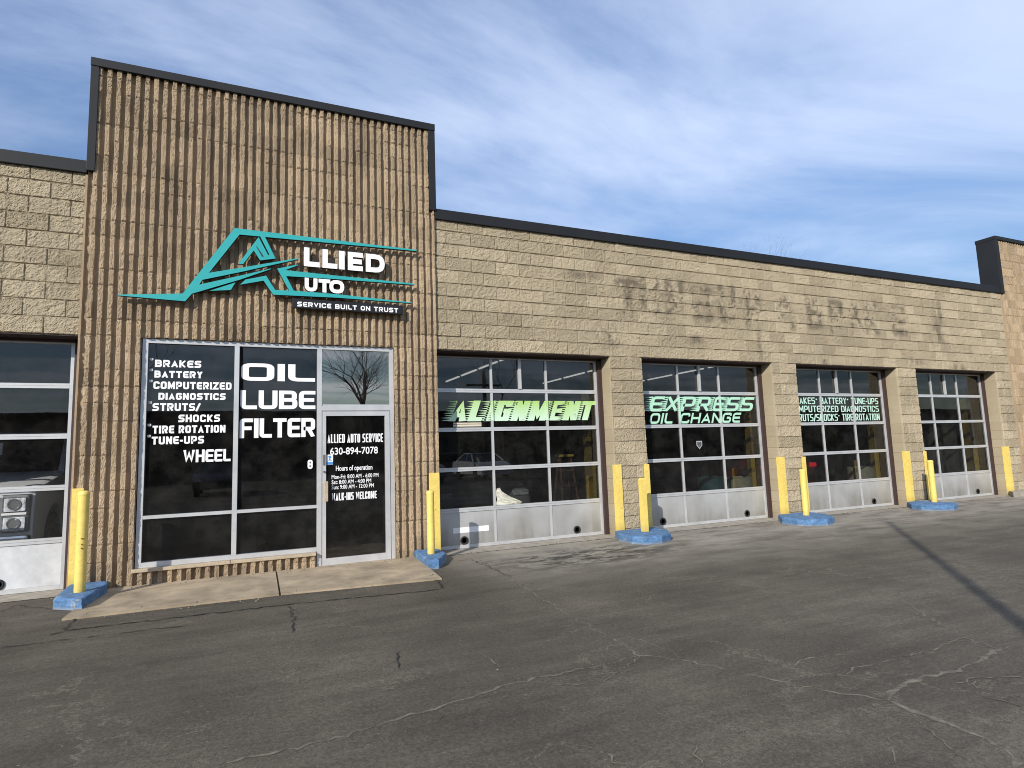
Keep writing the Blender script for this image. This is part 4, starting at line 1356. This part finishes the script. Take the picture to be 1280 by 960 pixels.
def vehicle(name, label, cat, loc, rz, paint, prof, gh, roofz, w, wheels, wr, truck=False, group=None):
    """front of the vehicle points to local -Y at y=0"""
    t = empty(name, loc, label, cat, group, rz)
    bm = bmesh.new()
    hw = w / 2
    n = len(prof)
    layers = [(-hw, .97), (-hw + .07, 1.0), (hw - .07, 1.0), (hw, .97)]
    zm = .62
    rings = []
    for x, k in layers:
        rings.append([bm.verts.new((x, p[0] if abs(x) < hw - .01 else p[0] * .985 + .03, zm + (p[1] - zm) * (k if p[1] > zm else 1))) for p in prof])
    for a, b_ in zip(rings, rings[1:]):
        for k in range(n): bm.faces.new((a[k], a[(k + 1) % n], b_[(k + 1) % n], b_[k]))
    bm.faces.new(rings[0]); bm.faces.new(rings[-1][::-1])
    mb = MB(); mb.bm(bm)
    mb.build('body', paint, t, smooth=True)
    # greenhouse: glass volume with painted roof and pillars
    g = MB()
    ghw = hw - .06; top = hw - (.20 if truck else .28)
    zb = gh[0][1]
    sc = lambda z: ghw + (top - ghw) * (z - zb) / (roofz - zb)
    vs = [(-sc(p[1]), p[0], p[1]) for p in gh] + [(sc(p[1]), p[0], p[1]) for p in gh]
    m = len(gh)
    g.add(vs, [tuple(range(m)), tuple(range(m, 2 * m))[::-1]] + [(k, (k + 1) % m, m + (k + 1) % m, m + k) for k in range(m)])
    g.build('window', M['cglass'], t)
    r = MB()
    ya, yb = gh[1][0], gh[2][0]
    r.box(-top - .02, top + .02, ya - .02, yb + .02, roofz - .01, roofz + .035, bev=.015)
    for sx in (-1, 1):
        for k0, k1 in ((0, 1), (3, 2)):
            p, q = gh[k0], gh[k1]
            r.tube((sx * sc(p[1]), p[0], p[1]), (sx * sc(q[1]), q[0], q[1] + .01), .045, .04, 6)
        ym = (ya + yb) / 2
        r.tube((sx * (sc(zb) + .0), ym, zb), (sx * (sc(roofz)), ym, roofz + .01), .04, .035, 6)
    r.build('roof', paint, t)
    for y in wheels:
        for sx in (-1, 1):
            wm = MB(); x = sx * (hw - .12)
            wm.lathe([(wr * .62, .10), (wr * .95, .11), (wr, .07), (wr, -.07), (wr * .95, -.11), (wr * .62, -.10)], (x, y, wr), 'x', 26)
            wo_ = wm.build('wheel', M['rubber'], t, smooth=True)
            rm = MB(); rm.lathe([(wr * .6, 0), (wr * .58, sx * .06), (wr * .2, sx * .09), (.0, sx * .09)], (x + sx * .03, y, wr), 'x', 20)
            rm.build('rim', M['chrome'], wo_, smooth=True)
    return t


SED = [(0.05, .30), (.46, .30)] + arc(.85, .30, .37) + [(1.24, .30), (3.22, .30)] + arc(3.6, .30, .37) + [(4.0, .30), (4.55, .34), (4.62, .60), (4.58, .92), (4.40, 1.0), (3.7, 1.04), (1.5, 1.0), (.9, .93), (.25, .80), (.02, .66), (0, .45)]
SGH = [(1.25, .97), (2.0, 1.40), (3.15, 1.42), (4.0, 1.02)]
TRK = [(0.06, .42), (.52, .42)] + arc(1.02, .42, .50) + [(1.54, .42), (3.98, .42)] + arc(4.5, .42, .50) + [(5.02, .42), (5.75, .48), (5.8, .7), (5.78, 1.30), (4.1, 1.32), (4.05, 1.30), (1.75, 1.37), (1.5, 1.355), (.35, 1.19), (.08, 1.11), (.02, .70)]
TGH = [(1.55, 1.33), (2.45, 1.90), (3.75, 1.92), (4.05, 1.30)]

# silver pickup nosed up to the left bay door
pk = vehicle('pickup_truck', 'silver pickup truck parked nose to the door inside the bay with the white lower panel', 'pickup truck', (-5.98, 1.12, GZ + .005), 0, M['silver'], TRK, TGH, 1.94, 2.02, (1.02, 4.5), .41, True)
mb = MB(); mb.box(-.66, .66, -.03, .05, .62, 1.07, bev=.02); gr = mb.build('grille', M['black'], pk)
mb = MB()
for z in (.70, .84, .98): mb.box(-.62, .62, -.055, -.031, z - .022, z + .022, bev=.008)
mb.box(-.30, -.22, -.056, -.031, .65, 1.05); mb.box(.22, .30, -.0565, -.031, .65, 1.05)
mb.build('grille_bar', M['chrome'], gr)
for sx in (-1, 1):
    mb = MB(); mb.box(min(sx * .68, sx * .985), max(sx * .68, sx * .985), -.02, .16, .62, 1.085, bev=.03); hl = mb.build('headlight', M['steelpost'], pk)
    mb = MB()
    for z in (.73, .965): mb.box(min(sx * .72, sx * .95), max(sx * .72, sx * .95), -.035, -.021, z - .085, z + .085, bev=.02)
    mb.build('lens', M['lens'], hl)
    mb = MB(); mb.box(min(sx * .71, sx * .96), max(sx * .71, sx * .96), -.034, -.021, .835, .862); mb.build('light_bar', M['white'], hl)
    for z in (.73, .965):
        mb = MB(); mb.lathe([(.070, -.036), (.070, -.046), (.058, -.046), (.050, -.038), (.0, -.037)], (sx * .835, 0, z), 'y', 20); mb.build('reflector', M['chrome'], hl)
    mb = MB(); mb.box(min(sx * 1.02, sx * 1.24), max(sx * 1.02, sx * 1.24), 1.95, 2.07, 1.38, 1.66, bev=.03); mb.tube((sx * .95, 2.0, 1.42), (sx * 1.05, 2.0, 1.45), .02, .02); mb.build('mirror', M['black'], pk)
mb = MB(); mb.box(-1.0, 1.0, -.10, .14, .40, .585, bev=.03); mb.build('bumper', M['chrome'], pk)
mb = MB(); mb.box(-.10, .12, 1.93, 1.945, 1.62, 1.80); mb.build('windshield_tag', M['white'], pk)

wc = vehicle('sedan_car', 'pale sedan with low nose standing inside the ALIGNMENT bay', 'car', (1.3, 1.5, GZ + .005), 0, M['carwhite'], SED, SGH, 1.41, 1.8, (.85, 3.6), .32)
mb = MB(); mb.box(-.55, .55, -.03, .04, .42, .54, bev=.01); mb.build('grille', M['black'], wc)
for sx in (-1, 1):
    mb = MB(); mb.box(min(sx * .58, sx * .86), max(sx * .58, sx * .86), -.01, .12, .64, .74, bev=.02); mb.build('headlight', M['lens'], wc)
rc = vehicle('suv_car', 'red car seen from behind with lit tail lamps in the three-line lettering bay', 'car', (9.0, 5.6, GZ + .005), 0, M['carred'], SED, SGH, 1.41, 1.8, (.85, 3.6), .32)
for sx in (-1, 1):
    mb = MB(); mb.box(min(sx * .68, sx * .88), max(sx * .68, sx * .88), 4.50, 4.63, .82, .92, bev=.02); mb.build('tail_lamp', M['tail'], rc)
# turn the red car: its tail faces the door
rc.rotation_euler = (0, 0, math.pi)
rc.location = (9.2, 6.6, GZ + .005)


# ------------------------------------------------------------------ workshop clutter
def drum(x, y, r, h, m, lab):
    t = empty('oil_drum', (x, y, GZ + .012), lab, 'drum', 'oil drums inside the bay doors')
    mb = MB()
    mb.lathe([(r, 0), (r, h * .33), (r * 1.04, h * .345), (r, h * .36), (r, h * .66), (r * 1.04, h * .675), (r, h * .69), (r, h), (r * .96, h), (r * .95, h - .015), (0, h - .015)], (0, 0, 0), 'z', 28)
    mb.build('barrel', m, t, smooth=True)
    mb = MB(); mb.lathe([(.03, h - .014), (.03, h + .02)], (r * .5, 0, 0), 'z', 12); mb.build('cap', M['rust'], t)


drum(6.62, .95, .26, .75, M['creamdrum'], 'cream drum beside a yellow column in the EXPRESS bay')
drum(5.98, 1.05, .28, .78, M['tealdrum'], 'teal drum beside the cream drum in the EXPRESS bay')
drum(10.3, 1.0, .28, .80, M['creamdrum'], 'cream drum in the three-line lettering bay')
mb = MB(); mb.box(-.05, .05, -.05, .05, 0, 2.4)
for k, (x, y) in enumerate(((2.98, .75), (6.75, .75), (10.42, .75), (14.05, .8))):
    o = mb.build('steel_column', M['oldyellow'])
    o.location = (x, y, GZ + .012)
    tag(o, ['yellow steel column inside the ALIGNMENT bay', 'yellow steel column behind the cream drum in the EXPRESS bay', 'yellow steel column inside the three-line lettering bay', 'yellow steel column inside the bay without lettering'][k], 'column', 'yellow columns behind the door jambs')
# red tool cabinet in the last bay
tcb = empty('tool_cabinet', (12.55, 1.6, GZ + .012), 'red rolling tool cabinet inside the bay without lettering', 'tool cabinet')
mb = MB(); mb.box(-.5, .5, -.25, .25, .12, 1.15, bev=.01); mb.build('cabinet_body', M['carred'], tcb)
for k in range(5):
    mb = MB(); mb.box(-.46, .46, -.268, -.252, .16 + k * .195, .335 + k * .195, bev=.004); dr = mb.build('drawer', M['carred'], tcb)
    mb = MB(); mb.box(-.4, .4, -.285, -.269, .30 + k * .195, .315 + k * .195); mb.build('handle', M['chrome'], dr)
for sx in (-.4, .4):
    for sy in (-.18, .18):
        mb = MB(); mb.lathe([(.06, -.02), (.06, .02)], (sx, sy, .06), 'x', 14); mb.build('caster', M['rubber'], tcb)
# step ladder
ld = empty('step_ladder', (2.62, .95, GZ + .012), 'folding step ladder standing behind glass in the ALIGNMENT bay', 'ladder')
for sy, sx in ((-.25, -.18), (-.25, .18), (.25, -.18), (.25, .18)):
    mb = MB(); mb.tube((sx, sy, 0), (sx * .6, sy * .1, 1.3), .018, .018, 6); mb.build('rail', M['rust'], ld)
for k in range(4):
    mb = MB(); q = (k + 1) / 5; mb.box(-.18 * (1 - .4 * q), .18 * (1 - .4 * q), -.25 * (1 - .9 * q) - .05, -.25 * (1 - .9 * q) + .03, 1.3 * q, 1.3 * q + .025); mb.build('step', M['rust'], ld)
mb = MB(); mb.box(-.14, .14, -.08, .08, 1.29, 1.33); mb.build('top_step', M['yellow'], ld)
# crumpled pale rag on the door rail
bm = bmesh.new()
bmesh.ops.create_grid(bm, x_segments=26, y_segments=14, size=1)
for v in bm.verts:
    u, q = v.co.x, v.co.y
    x = 1.04 + .21 * (u + 1)
    ht = .23 * (1 - (u + 1) / 2) ** 1.1 + .03 + .035 * math.exp(-((u + .75) / .12) ** 2)
    v.co = Vector((x + .01 * math.sin(q * 5 + u * 3), (.306 + .007 * math.sin(u * 8 + q * 6) + .006 * math.sin(q * 13 + u * 3)), .706 + ht * (q + 1) / 2))
mb = MB(); mb.bm(bm)
mb.v += []
tag(mb.build('rag', M['rag'], None, smooth=True), 'crumpled pale cloth stuffed against the glass at the middle of the ALIGNMENT door', 'cloth')

# strip lights
fx = []
ORD = ['nearest', 'second', 'third', 'farthest']
for ri, (x, nm_) in enumerate(((2.87, 'over the ALIGNMENT bay'), (6.05, 'between the ALIGNMENT and EXPRESS bays'), (9.05, 'over the EXPRESS bay'))):
    for k in range(4):
        y = 3.7 + k * 1.35
        t = empty('ceiling_light', (x, y, 3.62), '%s lit fluorescent strip in the row %s' % (ORD[k], nm_), 'ceiling light', 'fluorescent strip lights in the workshop')
        if not fx:
            mb = MB(); mb.box(-.07, .07, -.6, .6, .02, .07); a = mb.build('housing', M['white'], t)
            mb = MB(); mb.box(-.018, .018, -.58, .58, -.01, .018); b_ = mb.build('tube', M['tube'], t)
            mb = MB(); mb.box(-.01, .01, -.4, -.38, .07, .93); mb.box(-.01, .01, .38, .4, .07, .93); c_ = mb.build('hanger', M['steelpost'], t)
            fx = [a, b_, c_]
        else:
            for o in fx:
                q = o.copy(); col.objects.link(q); q.parent = t


# ------------------------------------------------------------------ trees, pole and the street behind the camera
def tree(name, label, loc, H, spread, seed, levels=6, r0=.16, fork=.3, lean=0.0, forkz=None, f1=None):
    rd = random.Random(seed)
    t = empty(name, loc, label, 'tree')
    tr = MB(); cw = MB()

    def grow(p, d, ln, r, lv):
        nseg = 3
        for s in range(nseg):
            w_ = .03 if lv == 0 else .10
            d2 = (d + Vector((rd.gauss(0, w_), rd.gauss(0, w_), rd.gauss(.03, .06)))).normalized()
            q = p + d2 * (ln / nseg)
            rr = r * (1 - .13)
            (tr if lv <= 1 else cw).tube(p, q, r, rr, 7 if lv < 2 else 4 if lv < 4 else 3)
            p, d, r = q, d2, rr
            if f1 and 1 <= lv < levels - 1 and s < nseg - 1:
                for _ in range(2 if lv < 3 else 1):
                    ax = Vector((rd.gauss(0, 1), rd.gauss(0, .7), rd.gauss(0, .4))).normalized()
                    grow(p, (d + ax * rd.uniform(.5, 1.0)).normalized(), ln * rd.uniform(.5, .75), r * rd.uniform(.35, .5), lv + 2 if lv > 1 else lv + 1)
        if lv >= levels: return
        for k in range(5 if f1 and lv < 1 else 2 if f1 else rd.choice((2, 3, 3)) if lv < 4 else rd.choice((2, 2, 3))):
            ax = Vector((rd.gauss(0, 1), rd.gauss(0, 1), rd.gauss(0, .35))).normalized()
            nd = (d + ax * spread * rd.uniform(.7, 1.3) + Vector((0, 0, .12))).normalized()
            grow(p, nd, ln * (f1 if f1 and lv == 0 else rd.uniform(.62, .82)), r * rd.uniform(.55, .72), lv + 1)
    grow(Vector((0, 0, 0)), Vector((lean, 0, 1)).normalized(), H * fork, r0, 0)
    zt = max(v[2] for v in cw.v); kk = H / zt if not forkz else forkz / max(v[2] for v in tr.v[:42])
    tr.v = [(a * kk, b_ * kk, c_ * kk) for a, b_, c_ in tr.v]; cw.v = [(a * kk, b_ * kk, c_ * kk) for a, b_, c_ in cw.v]
    tr.build('trunk', M['bark'], t, recalc=False)
    cw.build('crown', M['bark'], t, recalc=False)
    return t


tree('bare_tree', 'bare winter tree showing its twigs over the roof edge', (36.7, 25, GZ), 18.4, .62, 5, 7, .60, .30)
tree('bare_tree', 'bare winter tree mirrored in the pane above the entrance door', (3.55, -25, GZ), 10.5, .85, 52, 6, .17, .42, forkz=4.2, f1=.46)
for k, (x, y, h_) in enumerate(((16, -34, 11), (24, -30, 9), (-9, -36, 12))):
    tree('bare_tree', ['bare tree across the lot beside the utility pole', 'smaller bare tree across the lot', 'tall bare tree across the lot before the brick building'][k], (x, y, GZ), h_, .65, 40 + k, 6, .16, .3)

lp = empty('steel_pole', (-2.62, -10.5, GZ), 'grey steel pole whose long shadow crosses the asphalt', 'pole')
mb = MB(); mb.lathe([(.085, 0), (.042, 6.5)], (0, 0, 0), 'z', 16); mb.build('pole', M['steelpost'], lp, smooth=True)
mb = MB(); mb.box(-.18, .18, -.18, .18, 0, .03); mb.build('base_plate', M['steelpost'], lp)
mb = MB(); mb.lathe([(.05, 6.50), (.05, 6.54), (.0, 6.57)], (0, 0, 0), 'z', 16); mb.build('cap', M['steelpost'], lp)
up_ = empty('utility_pole', (10.9, -25, GZ), 'wooden utility pole with a crossarm across the lot', 'utility pole')
mb = MB(); mb.lathe([(.15, 0), (.11, 6.4)], (0, 0, 0), 'z', 12); mb.build('pole', M['bark'], up_)
mb = MB(); mb.box(-1.1, 1.1, -.06, .06, 5.5, 5.62); mb.build('crossarm', M['bark'], up_)

ob = empty('brick_building', (0, -44, GZ), 'long low brick building across the parking lot', 'building')
mb = MB(); mb.box(-80, 95, -8, 0, 0, 5.1); mb.build('wall', M['brickfar'], ob)
mb = MB(); mb.box(-80.3, 95.3, -8.3, .3, 5.1, 5.4); mb.build('roof', M['coping'], ob)
for k in range(14):
    mb = MB(); x = -72 + k * 12; mb.box(x, x + 6, .01, .06, .8, 3.0); mb.build('window', M['cglass'], ob)
for k, (x, y, rz, p, lab) in enumerate(((5.7, -24, math.pi, M['carwhite'], 'pale car parked across the lot'), (9.4, -24.3, math.pi, M['silver'], 'silver car parked across the lot'), (-3.5, -24.2, math.pi, M['cardark'], 'dark car parked across the lot by the tree'))):
    c_ = vehicle('parked_car', lab, 'car', (x, y + 4.6, GZ), rz, p, SED, SGH, 1.41, 1.8, (.85, 3.6), .32, group='cars parked across the lot')
    for sx in (-1, 1):
        mb = MB(); mb.box(min(sx * .58, sx * .86), max(sx * .58, sx * .86), -.01, .12, .64, .74, bev=.02); mb.build('headlight', M['lens'], c_)
